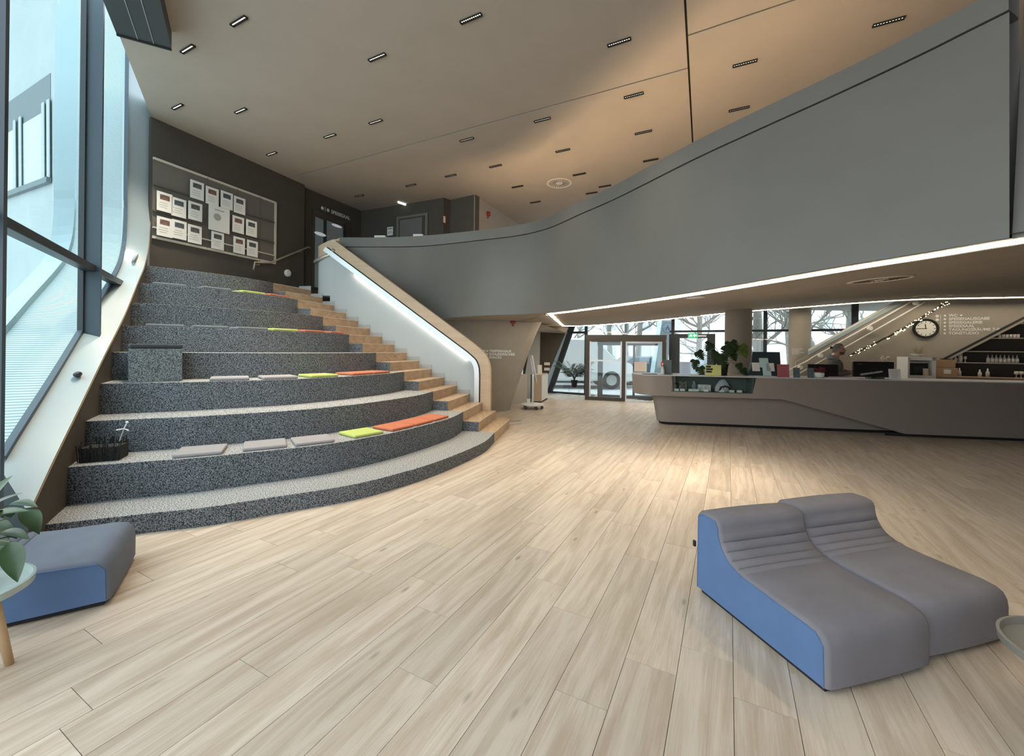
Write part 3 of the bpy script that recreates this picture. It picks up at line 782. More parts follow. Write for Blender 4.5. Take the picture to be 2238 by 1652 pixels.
vehicle('van', (wc.x - 1.55, wc.y + 1.0, 0), 0.06, van_prof, 1.95, mat('van_white', (.82, .83, .83), .3), [[(.15, 1.30), (.15, 1.95), (.75, 1.98), (1.45, 1.35)], [(-.6, 1.4), (-.6, 1.95), (.05, 1.95), (.05, 1.4)]], (-1.7, 1.55), .40, 'white delivery van parked beyond the sliding door', 'van')
MB().ext([V(.98, -.80, 2.0), V(.98, .80, 2.0), V(1.70, .80, 1.37), V(1.70, -.80, 1.37)], (.05, 0, .045)).obj('windscreen', MATS['vehicle_glass'], bpy.data.objects['van'])
car_prof = [(-2.1, .32), (-2.15, .85), (-1.7, .95), (-1.15, 1.42), (.25, 1.45), (1.0, .98), (1.95, .85), (2.1, .6), (2.1, .32)]
cw_ = [[(-1.0, .98), (-.85, 1.35), (-.25, 1.38), (-.25, .98)], [(-.2, .98), (-.2, 1.38), (.2, 1.36), (.75, .98)]]
for i, (px, Y, rz, colr, lab) in enumerate(((1415, 21.5, .05, (.10, .13, .17), 'dark blue car parked behind the white van'), (1560, 19.5, .0, (.55, .62, .70), 'pale blue car seen through the emergency door'),
                                          (1640, 21.5, 0, (.68, .69, .70), 'silver car parked beyond the round column'), (1215, 22.5, 0, (.30, .33, .33), 'grey car behind the palm by the window'))):
    p = P(px, 800, Y); vehicle('car', (p.x, p.y, 0), rz, car_prof, 1.75, mat('car_paint_%d' % i, colr, .3), cw_, (-1.35, 1.35), .32, lab)

def bare_tree(px, Y, hgt, r0, seed, lean, label):
    rd = random.Random(seed); b = P(px, 764, Y)
    root = tag(empty('bare_tree', (b.x, b.y, -.02)), label, 'tree', 'bare street trees')
    m = mat('bark_grey', (.24, .23, .20), .9, var=.2, scale=4, bump=.3, bscale=20)
    tr = [V(lean * (t ** 1.3) * hgt + .06 * math.sin(5 * t + seed), .05 * math.cos(4 * t + seed), hgt * t) for t in [i / 8 for i in range(9)]]
    MB().tube(tr, [r0 * (1 - .75 * i / 8) for i in range(9)], 9).obj('trunk', m, root, smooth=True)
    br = MB()
    def grow(p, d, L, r, lv):
        pts = [p]; dd = d.copy()
        for i in range(4):
            dd = (dd + V(rd.uniform(-.35, .35), rd.uniform(-.3, .3), rd.uniform(-.15, .3))).normalized(); pts.append(pts[-1] + dd * L / 4)
        br.tube(pts, [r * (1 - .16 * i) for i in range(5)], 4, cap=False)
        if lv > 0:
            for q in range(3):
                i = rd.randint(1, 4); grow(pts[i], (dd + V(rd.uniform(-1, 1), rd.uniform(-.8, .8), rd.uniform(-.3, .7))).normalized(), L * .62, r * .55, lv - 1)
    for q in range(13):
        t = rd.uniform(.30, 1.0); i = int(t * 8); a = rd.uniform(0, 2 * PI)
        grow(tr[i], V(math.cos(a), .6 * math.sin(a), rd.uniform(.1, .8)).normalized(), hgt * rd.uniform(.25, .42), r0 * .34, 3)
    br.obj('branches', m, root)
for i, (px, Y, hgt, r0, ln) in enumerate(((1396, 22.5, 7.5, .19, .02), (1335, 30, 9, .22, -.08), (1235, 27, 8, .2, .12), (1524, 28, 9, .22, .05), (1657, 18.2, 7, .26, .0), (1730, 30, 9, .25, -.1), (1815, 19, 7, .17, -.55), (1860, 24, 9, .4, .0), (1950, 26, 9, .22, .3))):
    bare_tree(px, Y, hgt, r0, 11 + i, ln, ['bare tree rising behind the glass porch', 'bare tree far behind the white van', 'bare tree behind the palm window', 'bare tree seen through the emergency door', 'thick bare trunk beside the round column', 'bare tree between the two columns', 'leaning bare tree above the stair rail', 'stout bare trunk behind the stair window', 'bare tree over the top of the stair rail'][i])
# house row across the street
def house(x0, x1, Y, hgt, m, label, seed):
    root = tag(empty('town_house', (x0, Y, -.02)), label, 'building')
    W_ = x1 - x0
    MB().box((W_ / 2, 3, hgt / 2), (W_, 6, hgt)).obj('wall', m, root)
    mw = mat('house_window', (.45, .50, .55), .2); mf = mat('house_window_frame', (.7, .7, .68), .5)
    for fl in range(3):
        for k in range(int(W_ / 3)):
            x = 1.5 + 3 * k; z = 1.6 + 3.1 * fl
            w = MB().box((x, -.02, z), (1.3, .06, 1.7)).obj('window', mf, root)
            MB().box((x - .31, -.06, z), (.52, .03, 1.5)).obj('pane', mw, w); MB().box((x + .31, -.06, z), (.52, .03, 1.5)).obj('pane', mw, w)
house(-6, 12, 44, 12, mat('house_cream', (.75, .73, .68), .8), 'cream town house across the street behind the van', 1)
house(12.5, 30, 43, 12, mat('house_grey', (.74, .76, .76), .8), 'pale grey town house behind the emergency door', 2)
house(30.5, 52, 42, 12, mat('house_sand', (.76, .74, .68), .8), 'sand coloured town house behind the stair window', 3)
# pale slanting pillar outside the porch with a round emblem sheet
pb = [P(1427, 834, 16.6), P(1452, 834, 16.6), P(1474, 700, 16.6), P(1447, 700, 16.6)]
pil = MB().ext(pb, (0, .5, 0)).obj('slanted_pillar', mat('pale_blue_concrete', (.62, .74, .80), .7, var=.05, scale=3)); tag(pil, 'pale blue slanting pillar outside the porch glass', 'pillar')
ec = P(1459, 716, 16.5)
em = MB()
for i in range(24):
    a0_, a1_ = 2 * PI * i / 24, 2 * PI * (i + 1) / 24
    em.ext([ec + V(.22 * math.cos(a0_), 0, .22 * math.sin(a0_)), ec + V(.22 * math.cos(a1_), 0, .22 * math.sin(a1_)), ec + V(.20 * math.cos(a1_), 0, .20 * math.sin(a1_)), ec + V(.20 * math.cos(a0_), 0, .20 * math.sin(a0_))], (0, .01, 0))
em.obj('emblem_ring', mat('emblem_blue', (.18, .32, .55), .6), pil)
MB().ext([ec + V(-.09, 0, -.10), ec + V(-.04, 0, -.10), ec + V(.0, 0, .0), ec + V(.04, 0, -.10), ec + V(.10, 0, -.10), ec + V(.01, 0, .12)], (0, .01, 0)).obj('emblem_triangle', MATS['emblem_blue'], pil)

# neighbouring house beyond the slanting window
nd = V(-.885, .466, 0); n0 = P(111, 300, 12.0); n0.z = 0
def npt(px, py):
    a = ((px - CX) + ROLL * (py - HZ)) / F; b = ((py - HZ) - ROLL * (px - CX)) / F
    # X = n0.x + nd.x s ; Y = n0.y + nd.y s ; X = aY
    s_ = (a * n0.y - n0.x) / (nd.x - a * nd.y); p = n0 + nd * s_; return V(p.x, p.y, EYE - b * p.y)
nb_root = tag(empty('neighbour_house'), 'pale rendered house seen through the slanting window', 'building')
a_, b_ = n0 - nd * 6, n0 + nd * 14
nn_ = V(-nd.y, nd.x, 0)
if nn_.y < 0: nn_ = -nn_
MB().ext([a_ + V(0, 0, -2), b_ + V(0, 0, -2), b_ + V(0, 0, 14), a_ + V(0, 0, 14)], nn_ * .3).obj('wall', mat('pale_render', (.27, .30, .30), .85, var=.05, scale=.8), nb_root)
wc_ = [npt(3, 235), npt(111, 160), npt(112, 397), npt(5, 435)]
wv = MB().ext([p - nn_ * .01 for p in wc_], nn_ * .005).obj('window', mat('window_lintel_grey', (.09, .11, .115), .7), nb_root)
def wsub(u0, u1, v0, v1): 
    f_ = lambda u, v: lerp(lerp(wc_[0], wc_[1], u), lerp(wc_[3], wc_[2], u), v)
    return [f_(u0, v0), f_(u1, v0), f_(u1, v1), f_(u0, v1)]
for (u0, u1) in ((.02, .30), (.50, .86)):
    MB().ext([p - nn_ * .03 for p in wsub(u0, u1, .33, .97)], nn_ * .01).obj('pane', mat('neighbour_glass', (.17, .21, .20), .25), wv)
for u in (.32, .44, .88, .97):
    MB().ext([p - nn_ * .06 for p in wsub(u, u + .05, .25, .98)], nn_ * .02).obj('window_post', mat('pale_frame', (.22, .26, .265), .5), wv)
MB().ext([p - nn_ * .12 for p in wsub(-.02, 1.02, .97, 1.02)], nn_ * .1).obj('sill', MATS['window_lintel_grey'], wv)

# ================================================================== reception
CT = 1.15
def cy(x): return 9.30 - 0.165 * (x - 3.2)       # front line of the counter in plan
cdir = V(1, -0.165, 0).normalized(); cn = V(0.165, 1, 0).normalized(); CA = math.atan2(cdir.y, cdir.x)
def cp(x, z, back=0.0): return V(x, cy(x), z) + cn * back
def cx_at(px):
    a = (px - CX) / F; return a * 9.828 / (1 + .165 * a)
counter = tag(empty('reception_counter', (0, 0, 0)), 'long taupe reception counter with angled front and glass display case', 'counter')
# upper fascia: left rounded end, piece under the case, right piece running down to the floor
xe0, xe1 = cx_at(1469), cx_at(1648)
endp = [V(3.05, 10.35, 0), V(2.93, 10.05, 0), V(2.90, 9.80, 0), V(2.93, 9.58, 0), V(3.02, 9.42, 0), V(3.2, 9.30, 0), cp(xe0, 0)]
ends = resample(endp, 24)
endi = [V(p.x * .97 + .16, p.y * .995 + .05, 0) for p in ends]
MB().loft([[p + V(.05, .02, .70) for p in ends], [p + V(0, 0, CT) for p in ends], [p + cn * .10 + V(.1, 0, CT) for p in ends], [p + cn * .10 + V(.14, .02, .70) for p in ends], [p + V(.05, .02, .70) for p in ends]]).obj('fascia', M_COUNTER, counter, auto=.5)
xk, xf = cx_at(1712), cx_at(1980)
MB().ext([cp(xe0, .70), cp(xe1 + .02, .70), cp(xe1 - .02, .80), cp(xe0, .80)], cn * .10).obj('fascia', M_COUNTER, counter)
MB().ext([cp(xe1 + .02, .70), cp(xk, .70), cp(xf, .06), cp(12.6, .06), cp(12.6, CT), cp(xe1 + .06, CT), cp(xe1 - .02, .80)], cn * .10).obj('fascia', M_COUNTER, counter)
# recessed base, leaning inward, and its dark toe gap
bl_ = [cp(3.35, 0, .62), cp(3.25, 0, .40), cp(3.32, 0, .27), cp(3.5, 0, .22), cp(5, 0, .22), cp(8.4, 0, .22)]
bl_ = resample(bl_, 30)
MB().loft([[p + V(.12, .05, .07) for p in bl_], [p + V(-.02, 0, .74) for p in bl_]]).obj('base_panel', M_COUNTER, counter, auto=.6)
MB().loft([[p + V(.2, .12, 0) for p in bl_], [p + V(.16, .10, .075) for p in bl_]]).obj('toe_gap', M_BLACK, counter)
MB().ext([cp(xf - .3, 0, .06), cp(12.6, 0, .06), cp(12.6, .065, .06), cp(xf - .3, .065, .06)], cn * .03).obj('toe_gap', M_BLACK, counter)
# worktop
wt = [p + V(.02, .02, CT) for p in resample(endp[:-1], 12)] + [cp(12.6, CT, .02), cp(12.6, CT, .82), cp(4.2, CT, .9), cp(3.4, CT, 1.05)]
MB().ext(wt, (0, 0, .018)).obj('worktop', M_TOP, counter, bevel=.004)
MB().ext([cp(4.2, .1, .80), cp(12.6, .1, .72), cp(12.6, CT, .72), cp(4.2, CT, .80)], cn * .03).obj('back_panel', M_COUNTER, counter)
# display case
mdk = mat('case_lining', (.10, .12, .115), .6)
case = MB().ext([cp(xe0, .80, .36), cp(xe1, .80, .36), cp(xe1, CT - .01, .36), cp(xe0, CT - .01, .36)], cn * .02).ext([cp(xe0, .80), cp(xe1, .80), cp(xe1, .80, .36), cp(xe0, .80, .36)], (0, 0, .012)).obj('display_case', mdk, counter)
MB().ext([cp(xe0 - .005, .80, .02), cp(xe0 + .012, .80, .02), cp(xe0 + .012, CT, .02), cp(xe0 - .005, CT, .02)], cn * .34).ext([cp(xe1 - .03, .80, .02), cp(xe1 - .015, .80, .02), cp(xe1 + .02, CT, .02), cp(xe1, CT, .02)], cn * .34).obj('case_side', mdk, case)
MB().add([cp(xe0, .80, .012), cp(xe1 - .02, .80, .012), cp(xe1 + .05, CT, .012), cp(xe0, CT, .012)], [(0, 1, 2, 3)]).obj('case_glass', glass('case_glass', (.80, .88, .86), .02), case)
def on_case(px, back): x = cx_at(px); p = cp(x, .815, back); return p
def slab_item(name, px, w, h, d, m, label, cat, back=.16, tilt=0.0, group=None):
    o = MB().box((0, 0, h / 2), (w, d, h)).obj(name, m, bevel=.004); o.location = on_case(px, back); o.rotation_euler = (tilt, 0, CA); return tag(o, label, cat, group)
mpat = mat('speckle_print', (.55, .55, .53), .7, var=.8, scale=60)
mdkp = mat('dark_pattern_print', (.12, .10, .09), .7, var=.9, scale=35)
slab_item('book', 1497, .16, .22, .03, mdkp, 'dark patterned book standing in the counter case', 'book', .2, -.15)
slab_item('book', 1504, .05, .20, .03, M_PAPER, 'narrow pale book beside the dark patterned book', 'book', .22, -.12)
bt_ = MB().lathe((0, 0, 0), [(.045, 0), (.05, .02), (.05, .15), (.035, .20), (.035, .22), (.03, .225)], 16).obj('drinking_bottle', mat('bottle_check_print', (.16, .17, .20), .4, var=.9, scale=30), smooth=True); bt_.location = on_case(1523, .18); tag(bt_, 'dark checked drinking bottle in the counter case', 'bottle')
slab_item('gift_box', 1545, .27, .15, .12, mpat, 'white speckled gift box in the counter case', 'box', .2)
bag = MB().lathe((0, 0, 0), [(.17, 0), (.18, .03), (.16, .12), (.10, .22), (.05, .27), (.02, .275)], 20).obj('cloth_bag', mat('speckle_cloth', (.45, .46, .50), .9, var=.5, scale=45), smooth=True); bag.location = on_case(1587, .19); bag.scale = (1, .55, 1); tag(bag, 'grey speckled cloth bag slumped in the counter case', 'bag')
mb = MB(); mb.tube([V(-.12, -.02, .02), V(-.09, -.02, .10), V(0, -.02, .13), V(.09, -.02, .10), V(.13, -.02, .02)], .02, 6); s_ = mb.obj('strap', M_BLACK, bag, smooth=True); s_.location = (0, -.15, 0)
for px in (1481, 1494, 1513, 1524, 1546, 1581, 1603, 1620):
    o = MB().add([V(-.05, 0, 0), V(.05, 0, 0), V(.05, .03, .05), V(-.05, .03, .05), V(-.05, .06, 0), V(.05, .06, 0)], [(0, 1, 2, 3), (3, 2, 5, 4), (0, 3, 4), (1, 5, 2), (0, 4, 5, 1)]).obj('price_card', M_PAPER); o.location = on_case(px, .05); o.rotation_euler = (0, 0, CA); tag(o, 'small white folded price card in the counter case', 'card', 'price cards in the display case')
MB().box((0, 0, 0), (.12, .16, .012)).obj('tray_shelf', M_BLACK, case).location = on_case(1481, .18) + V(0, 0, .16)

# ---- things on the worktop
TZ = CT + .018
def ct(px, back): p = cp(cx_at(px), TZ, back); a = (px - CX) / F; x = p.x; return V(a * p.y, p.y, TZ)
def card(name, px, w, h, back, m, label, cat, lines=0, lm=None, tilt=-.12, foot=True):
    root = tag(empty(name, ct(px, back), CA), label, cat)
    o = MB().box((0, 0, h / 2), (w, .006, h)).obj('sheet', m, root); o.rotation_euler = (tilt, 0, 0); o.location = (0, 0, .004)
    if foot: MB().box((0, .03, .003), (w, .09, .006)).obj('stand', glass('acrylic', (.9, .95, .97)), root)
    for i in range(lines):
        y = h * (.84 - .66 * i / max(1, lines - 1)); ww = w * random.uniform(.45, .75)
        MB().box((0, -.004, y), (ww, .001, h * .035)).obj('print', lm or M_INK, o)
    return root
card('sign_stand', 1498, .23, .30, .12, mat('pale_blue_sheet', (.62, .72, .88), .6), 'pale blue printed sheet in an acrylic stand on the counter', 'sign', 5, mat('ink_pale_blue', (.45, .52, .75), .8))
ys = card('table_sign', 1559.5, .33, .24, .06, mat('yellow_green_sheet', (.62, .62, .22), .6), 'yellow sign with black bars of text on the counter', 'sign', 0, tilt=-.05)
for i, (w_, t_) in enumerate(((.10, 'HIT'), (.14, 'THEM'), (.12, 'NOTE'))):
    MB().box((-.15 + w_ / 2, -.004, .20 - .055 * i), (w_, .002, .04)).obj('text_bar', M_BLACK, ys.children[0])
rs = card('red_sign', 1713, .24, .28, .10, mat('dusty_red_sheet', (.42, .12, .13), .6), 'dusty red text sheet standing on the counter', 'sign', 5, mat('ink_dark_red', (.25, .06, .07), .8))
card('leaflet_holder', 1742, .13, .21, .10, mat('slate_sheet', (.10, .14, .16), .5), 'slate grey leaflet holder beside the red sheet', 'leaflet holder', 2, mat('ink_slate', (.2, .25, .27), .8))
card('leaflet_holder', 1773, .13, .21, .14, MATS['slate_sheet'], 'slate grey leaflet holder beside the red flower pot', 'leaflet holder', 3, MATS['ink_slate'])
card('sign_stand', 1957, .22, .22, .08, M_PAPER, 'white printed sheet in a stand beside the monitor', 'sign', 6, mat('ink_mid', (.35, .35, .38), .8))
for px, w_, d_, bk, lab in ((1420, .32, .22, .25, 'flat dark tablet at the counter end'), (1530, .40, .25, .2, 'white leaflets spread flat beside the yellow sign'), (1668, .5, .2, .3, 'white sheets lying flat under the leaflet rack'), (1840, .55, .22, .12, 'white papers lying flat in front of the seated clerk')):
    o = MB().box((0, 0, .006), (w_, d_, .012)).obj('tablet' if px == 1420 else 'leaflets', M_STEEL if px == 1420 else M_PAPER, bevel=.003); o.location = ct(px, bk); o.rotation_euler = (0, 0, CA + .05); tag(o, lab.replace('seated ', ''), 'tablet' if px == 1420 else 'leaflets')
# speaker-like grey screen seen from behind, and a bottle
scr = tag(empty('till_screen', ct(1459, .42), CA - .5), 'small grey screen turned away at the counter end', 'screen')
MB().box((0, 0, .18), (.20, .03, .31)).obj('panel', mat('dark_grey_plastic', (.09, .10, .11), .5), scr, bevel=.006); MB().box((0, .05, .01), (.18, .16, .02)).obj('foot', M_STEEL, scr); MB().box((0, .06, .1), (.04, .04, .18)).obj('stem', M_STEEL, scr)
bo_ = tag(empty('spray_bottle', ct(1449, .36)), 'white spray bottle with dark head beside the grey screen', 'bottle')
MB().lathe((0, 0, 0), [(.035, 0), (.038, .02), (.038, .10), (.02, .15), (.016, .18)], 14).obj('body', M_WHITE, bo_, smooth=True); MB().box((0, 0, .20), (.03, .05, .05)).obj('head', mat('amber_plastic', (.35, .28, .08), .5), bo_)
# leaflet rack
rk = tag(empty('leaflet_rack', ct(1674, .45), CA), 'dark leaflet rack holding pale brochures on the counter', 'leaflet rack')
MB().add([V(-.33, 0, 0), V(.33, 0, 0), V(.36, .16, .55), V(-.22, .16, .55), V(-.33, .2, 0), V(.33, .2, 0)], [(0, 1, 2, 3), (0, 3, 4), (1, 5, 2), (3, 2, 5, 4), (0, 4, 5, 1)]).obj('back', mat('dark_teal_board', (.03, .05, .055), .5), rk)
for (x, z, w_, h_, colr) in ((-.20, .20, .16, .20, 'paper_white'), (.10, .20, .17, .19, 'paper_white'), (-.02, .30, .19, .22, 'mint_sheet'), (.02, .10, .17, .20, 'mint_sheet')):
    mat('mint_sheet', (.55, .75, .75), .5)
    o = MB().box((x, 0, z), (w_, .012, h_)).obj('brochure', MATS[colr], rk); o.rotation_euler = (-.28, 0, 0); o.location = (0, -.035, .012)
# flower pot
fp = tag(empty('flower_pot', ct(1791, .18)), 'small white pot of dark red flowers on the counter', 'flower pot')
MB().lathe((0, 0, 0), [(.05, 0), (.085, .03), (.095, .08), (.085, .115), (.07, .115)], 18).obj('pot', M_WHITE, fp, smooth=True)
fl_ = MB(); rd = random.Random(5)
for i in range(60):
    a = rd.uniform(0, 2 * PI); r = .11 * math.sqrt(rd.random()); fl_.sphere(V(r * math.cos(a), r * math.sin(a), .13 + rd.uniform(0, .11) * (1 - r * 3)), .017, 6, 4)
fl_.obj('flowers', mat('dark_red_petals', (.16, .015, .03), .7), fp); fp.children[-1]['kind'] = 'stuff'
# monitor seen from behind
mo = tag(empty('monitor', ct(1908, .34), CA + .02), 'large black monitor seen from behind on the counter', 'monitor')
MB().box((0, 0, .20), (.80, .035, .33)).obj('screen', mat('black_plastic', (.012, .012, .013), .35), mo, bevel=.008); MB().box((0, .02, .365), (.80, .03, .012)).obj('silver_edge', M_METAL, mo)
MB().box((0, -.06, .02), (.26, .18, .02)).obj('foot', MATS['black_plastic'], mo); MB().box((0, -.03, .12), (.07, .03, .2)).obj('stem', MATS['black_plastic'], mo)
o = MB().box((0, 0, 0), (.42, .03, .035)).obj('cable_tray', mat('grey_label', (.42, .40, .38), .5), mo); o.location = (-.05, -.035, .12); o.rotation_euler = (0, -.18, 0)
MB().box((-.27, -.02, .31), (.10, .002, .008)).obj('maker_mark', mat('grey_label2', (.25, .25, .25), .5), mo)

# ---- monstera in a black pot
def leaf_mesh(mb, base, d, up, L, Wd, slits=5, fold=.12, droop=.2):
    d = d.normalized(); s = d.cross(up).normalized(); n = s.cross(d).normalized()
    def pt(t, w):   # t along, w across
        return base + d * (L * t) + s * (w * Wd) + n * (-fold * abs(w) * Wd - droop * L * t * t)
    N = 22
    for sg in (-1, 1):
        out = []
        for i in range(N + 1):
            t = i / N
            w = .5 * math.sin(PI * min(1, (t * .92 + .08)) ** .75) ** .8
            tt = t - .12 * (1 - t) * (w / .5)
            if slits and .2 < t < .9:
                ph = (t * slits * 1.45) % 1
                if ph < .30: w *= .42
            out.append(pt(tt, sg * w))
        mid = [pt(i / N, 0) for i in range(N + 1)]
        mb.loft([mid, out] if sg > 0 else [out, mid])
ms = tag(empty('monstera_plant', ct(1580, .48)), 'monstera with large split leaves in a black pot on the counter', 'plant')
MB().lathe((0, 0, 0), [(.09, 0), (.12, .24), (.135, .25), (.135, .27), (.11, .27), (.10, .22)], 20).obj('pot', M_BLACK, ms, auto=.5)
mleaf = mat('monstera_green', (.025, .050, .018), .42, var=.35, scale=12, spec=.5)
mleaf2 = mat('monstera_light_green', (.10, .15, .03), .42, var=.3, scale=12, spec=.5)
mst = MB()
o_ms = ms.location
specs = [(1606, 756, -.10, .26, (.5, -.8)), (1549, 758, -.1, .24, (-.55, -.8)), (1532, 777, -.15, .24, (.55, -.85)), (1588, 772, -.15, .30, (-.35, -.9)), (1604, 776, .05, .30, (.35, -.9)), (1568, 785, -.2, .30, (-.5, -.8)), (1580, 793, -.25, .28, (.1, -1)), (1519, 797, -.22, .23, (-.2, -1)), (1534, 813, -.25, .25, (.3, -.9)), (1626, 768, -.05, .32, (.35, -.9)), (1618, 803, .02, .20, (.3, -.9)), (1629, 814, .02, .20, (.5, -.8)), (1594, 758, .1, .24, (-.3, -.7)), (1561, 774, .08, .2, (-.6, -.7))]
for i, (px, py, db, L, d) in enumerate(specs):
    tip = P(px, py, o_ms.y + db) - o_ms
    b = V(0, 0, .26); dv = V(d[0], -.25, d[1]).normalized(); st_ = tip - dv * L * .5
    c_ = lerp(b, st_, .55) + V(0, 0, .08)
    mst.tube([b, lerp(b, c_, .6) + V(0, 0, .03), c_, st_], [.007, .006, .005, .004], 5)
    lf_ = MB(); leaf_mesh(lf_, st_, dv, V(0, -1, .25), L, L * .98, 5, .10, .12)
    lf_.obj('leaf', mleaf2 if i == 9 else mleaf, ms)
mst.obj('stems', mat('stem_green', (.06, .08, .03), .6), ms)

# ---- stair flight with clock wall
def ky(x): return 15.91 - 0.5266 * x
kn = V(.466, .885, 0); KA = math.atan2(-.466, .885)
def kp(x, z, off=0.0): return V(x, ky(x), z) + kn * off          # off > 0 is behind the face
cwall = struct(MB().ext([kp(8.05, 0), kp(10.55, 0), kp(10.55, 1.43), kp(12.95, 3.42), kp(10.58, 3.42), kp(8.32, 1.66), kp(8.05, 1.45)], kn * .16).obj('wall_clock', M_WALL), 'taupe stair wall with the round clock and wayfinding text')
struct(MB().ext([kp(10.2, 0, .45), kp(13.8, 0, .45), kp(13.8, 3.5, .45), kp(10.2, 3.5, .45)], kn * .05).obj('wall_shelf_niche', M_WALLD))
def slope_bar(x0, x1, dz, w, off, m, nm, parent, hgt=.03):
    a, b = kp(x0, 1.66 + .783 * (x0 - 8.32) + dz, off), kp(x1, 1.66 + .783 * (x1 - 8.32) + dz, off)
    return MB().ext([a, b, b + V(0, 0, hgt), a + V(0, 0, hgt)], kn * w).obj(nm, m, parent)
slope_bar(8.32, 10.5, .0, .20, -.02, M_REVEAL, 'pale_coping', cwall, .10)
slope_bar(8.32, 10.5, .10, .10, .06, mat('cream_strip', (.75, .72, .62), .6), 'cream_strip', cwall, .05)
rail = tag(empty('stair_handrail'), 'white stair handrail with round brackets below the stair window', 'handrail')
def sl(px, py): 
    a = (px - CX) / F; Y = 15.91 / (1 + .5266 * a) - .08; return P(px, py, Y)
MB().tube([sl(1724, 809), sl(1750, 796), sl(1768, 787), sl(1776, 781), sl(1800, 768), sl(1920, 700), sl(1995, 657)], .022, 8).obj('upper_rail', M_WHITE, rail, smooth=True)
MB().tube([sl(1732, 824), sl(1749, 815), sl(1920, 717.6), sl(2022, 659)], .018, 8).obj('lower_rail', M_WHITE, rail, smooth=True)
for px, py in ((1748, 803), (1792, 777), (1900, 717.6), (2000, 662)):
    MB().lathe(sl(px, py), [(.018, -.02), (.055, -.02), (.055, .05), (.018, .05)], 16, Matrix.Rotation(PI / 2, 3, 'X')).obj('bracket', M_WHITE, rail, auto=.5)
# fairy lights
fgt = tag(empty('fairy_light_garland'), 'dark garland of tiny warm fairy lights strung up the stair wall', 'garland')
gl = [sl(1855 + (2070 - 1855) * t, 778 + (660 - 778) * t + 5 * math.sin(PI * t)) for t in [i / 20 for i in range(21)]]
MB().tube([p + V(0, 0, .012 * math.sin(i * 2.1)) for i, p in enumerate(gl)], .022, 6).obj('cable', mat('garland_dark', (.03, .028, .022), .9), fgt)
bulbs = MB(); rd = random.Random(9)
for i in range(80):
    t = rd.random() * 20; j = min(19, int(t)); p = lerp(gl[j], gl[j + 1], t - j) + V(rd.uniform(-.03, .03), -.03, rd.uniform(-.05, .05)); bulbs.sphere(p, .011, 6, 4)
bo2 = bulbs.obj('bulbs', emis('fairy_glow', (1, .86, .55), 4.0), fgt); bo2['kind'] = 'stuff'
# clock
def kface(px, py, off=0.0):
    a = (px - CX) / F; Y = 15.91 / (1 + .5266 * a); p = P(px, py, Y); return p - kn * off
kr = V(.885, -.466, 0)
ck = tag(empty('wall_clock'), 'round black-rimmed wall clock reading quarter to twelve', 'clock')
ck.matrix_world = frame4(kface(2022, 718), kr, (0, 0, 1))
MB().lathe((0, 0, 0), [(.0, 0.0), (.245, 0), (.245, .05), (.225, .06), (.195, .035), (.0, .035)], 40).obj('rim', M_BLACK, ck, auto=.5)
MB().lathe((0, 0, 0), [(.001, .036), (.19, .036), (.19, .038), (.001, .038)], 36).obj('dial', M_PAPER, ck)
for i in range(12):
    a = 2 * PI * i / 12; o = MB().box((0, .165, .040), (.014, .03, .002)).obj('hour_mark', M_BLACK, ck); o.rotation_euler = (0, 0, a)
o = MB().box((0, .05, .042), (.016, .13, .003)).obj('hour_hand', M_BLACK, ck); o.rotation_euler = (0, 0, math.radians(7))
o = MB().box((0, .075, .045), (.012, .19, .003)).obj('minute_hand', M_BLACK, ck); o.rotation_euler = (0, 0, math.radians(90))
# wayfinding text on the clock wall
wf = tag(empty('wayfinding_text'), 'white wayfinding list of six German room names on the clock wall', 'wall sign')
wf.matrix_world = frame4(kface(2056, 731, .004), kr, (0, 0, 1))
s2 = .092
rowsT_ = ['WC', 'SPEISENAUSGABE', 'SPEISEGALERIE', 'SPEISESAAL', 'TAGUNGSRÄUME 7-8', 'TONSTUDIO']
for i, t in enumerate(rowsT_):
    text_mesh('text_line', t, s2, M_WHITE, wf, Matrix.Translation((.14, .44 - .088 * i, 0)), .001)
    MB().lathe((.07, .44 - .088 * i + .03, 0), [(.012, 0), (.024, 0), (.024, .002), (.012, .002)], 10).obj('pictogram', M_WHITE, wf)
MB().box((-.01, .25, .001), (.008, .50, .002)).obj('rule', M_WHITE, wf)
for z in (.46, .37): MB().lathe((-.07, z, 0), [(.018, 0), (.034, 0), (.034, .002), (.018, .002)], 12).obj('arrow', M_WHITE, wf)
MB().lathe((.36, .47, 0), [(.01, 0), (.022, 0), (.022, .002), (.01, .002)], 10).obj('pictogram', M_WHITE, wf)
# small list on the nearer column
wl = tag(empty('column_text'), 'small white list printed on the round column by the stair', 'wall sign')
wl.matrix_world = frame4(P(1729, 773, 12.1 - .30), (1, -.05, 0), (0, 0, 1))
for i, w_ in enumerate((.30, .25, .20, .34, .20)): MB().box((w_ / 2 + .02, .14 - .035 * i, .0), (w_, .014, .004)).obj('text_line', M_WHITE, wl)
# shelves in the niche
shelf_unit = tag(empty('bar_shelves'), 'dark bar shelves set under the slanting stair', 'shelves')
def xs(z): return 10.60 + (z - 1.47) * 1.206
MB().ext([kp(10.50, 1.36, -.015), kp(12.95, 3.39, -.015), kp(12.95, 3.45, -.015), kp(10.50, 1.42, -.015)], kn * .05).obj('sloping_edge', M_STEEL, shelf_unit)
MB().ext([kp(10.55, 1.41, -.01), kp(12.95, 3.40, -.01), kp(12.95, 3.33, -.01), kp(10.60, 1.38, -.01)], kn * .45).obj('sloping_board', M_WALL, shelf_unit)
SH = {1: 1.50, 2: 1.78, 3: 2.10, 4: 2.45}
for k, z in SH.items():
    x0 = xs(z) + .02
    MB().ext([kp(x0, z, .02), kp(13.6, z, .02), kp(13.6, z, .42), kp(x0, z, .42)], (0, 0, .022)).obj('shelf_board', mat('shelf_taupe', (.30, .27, .24), .5), shelf_unit)
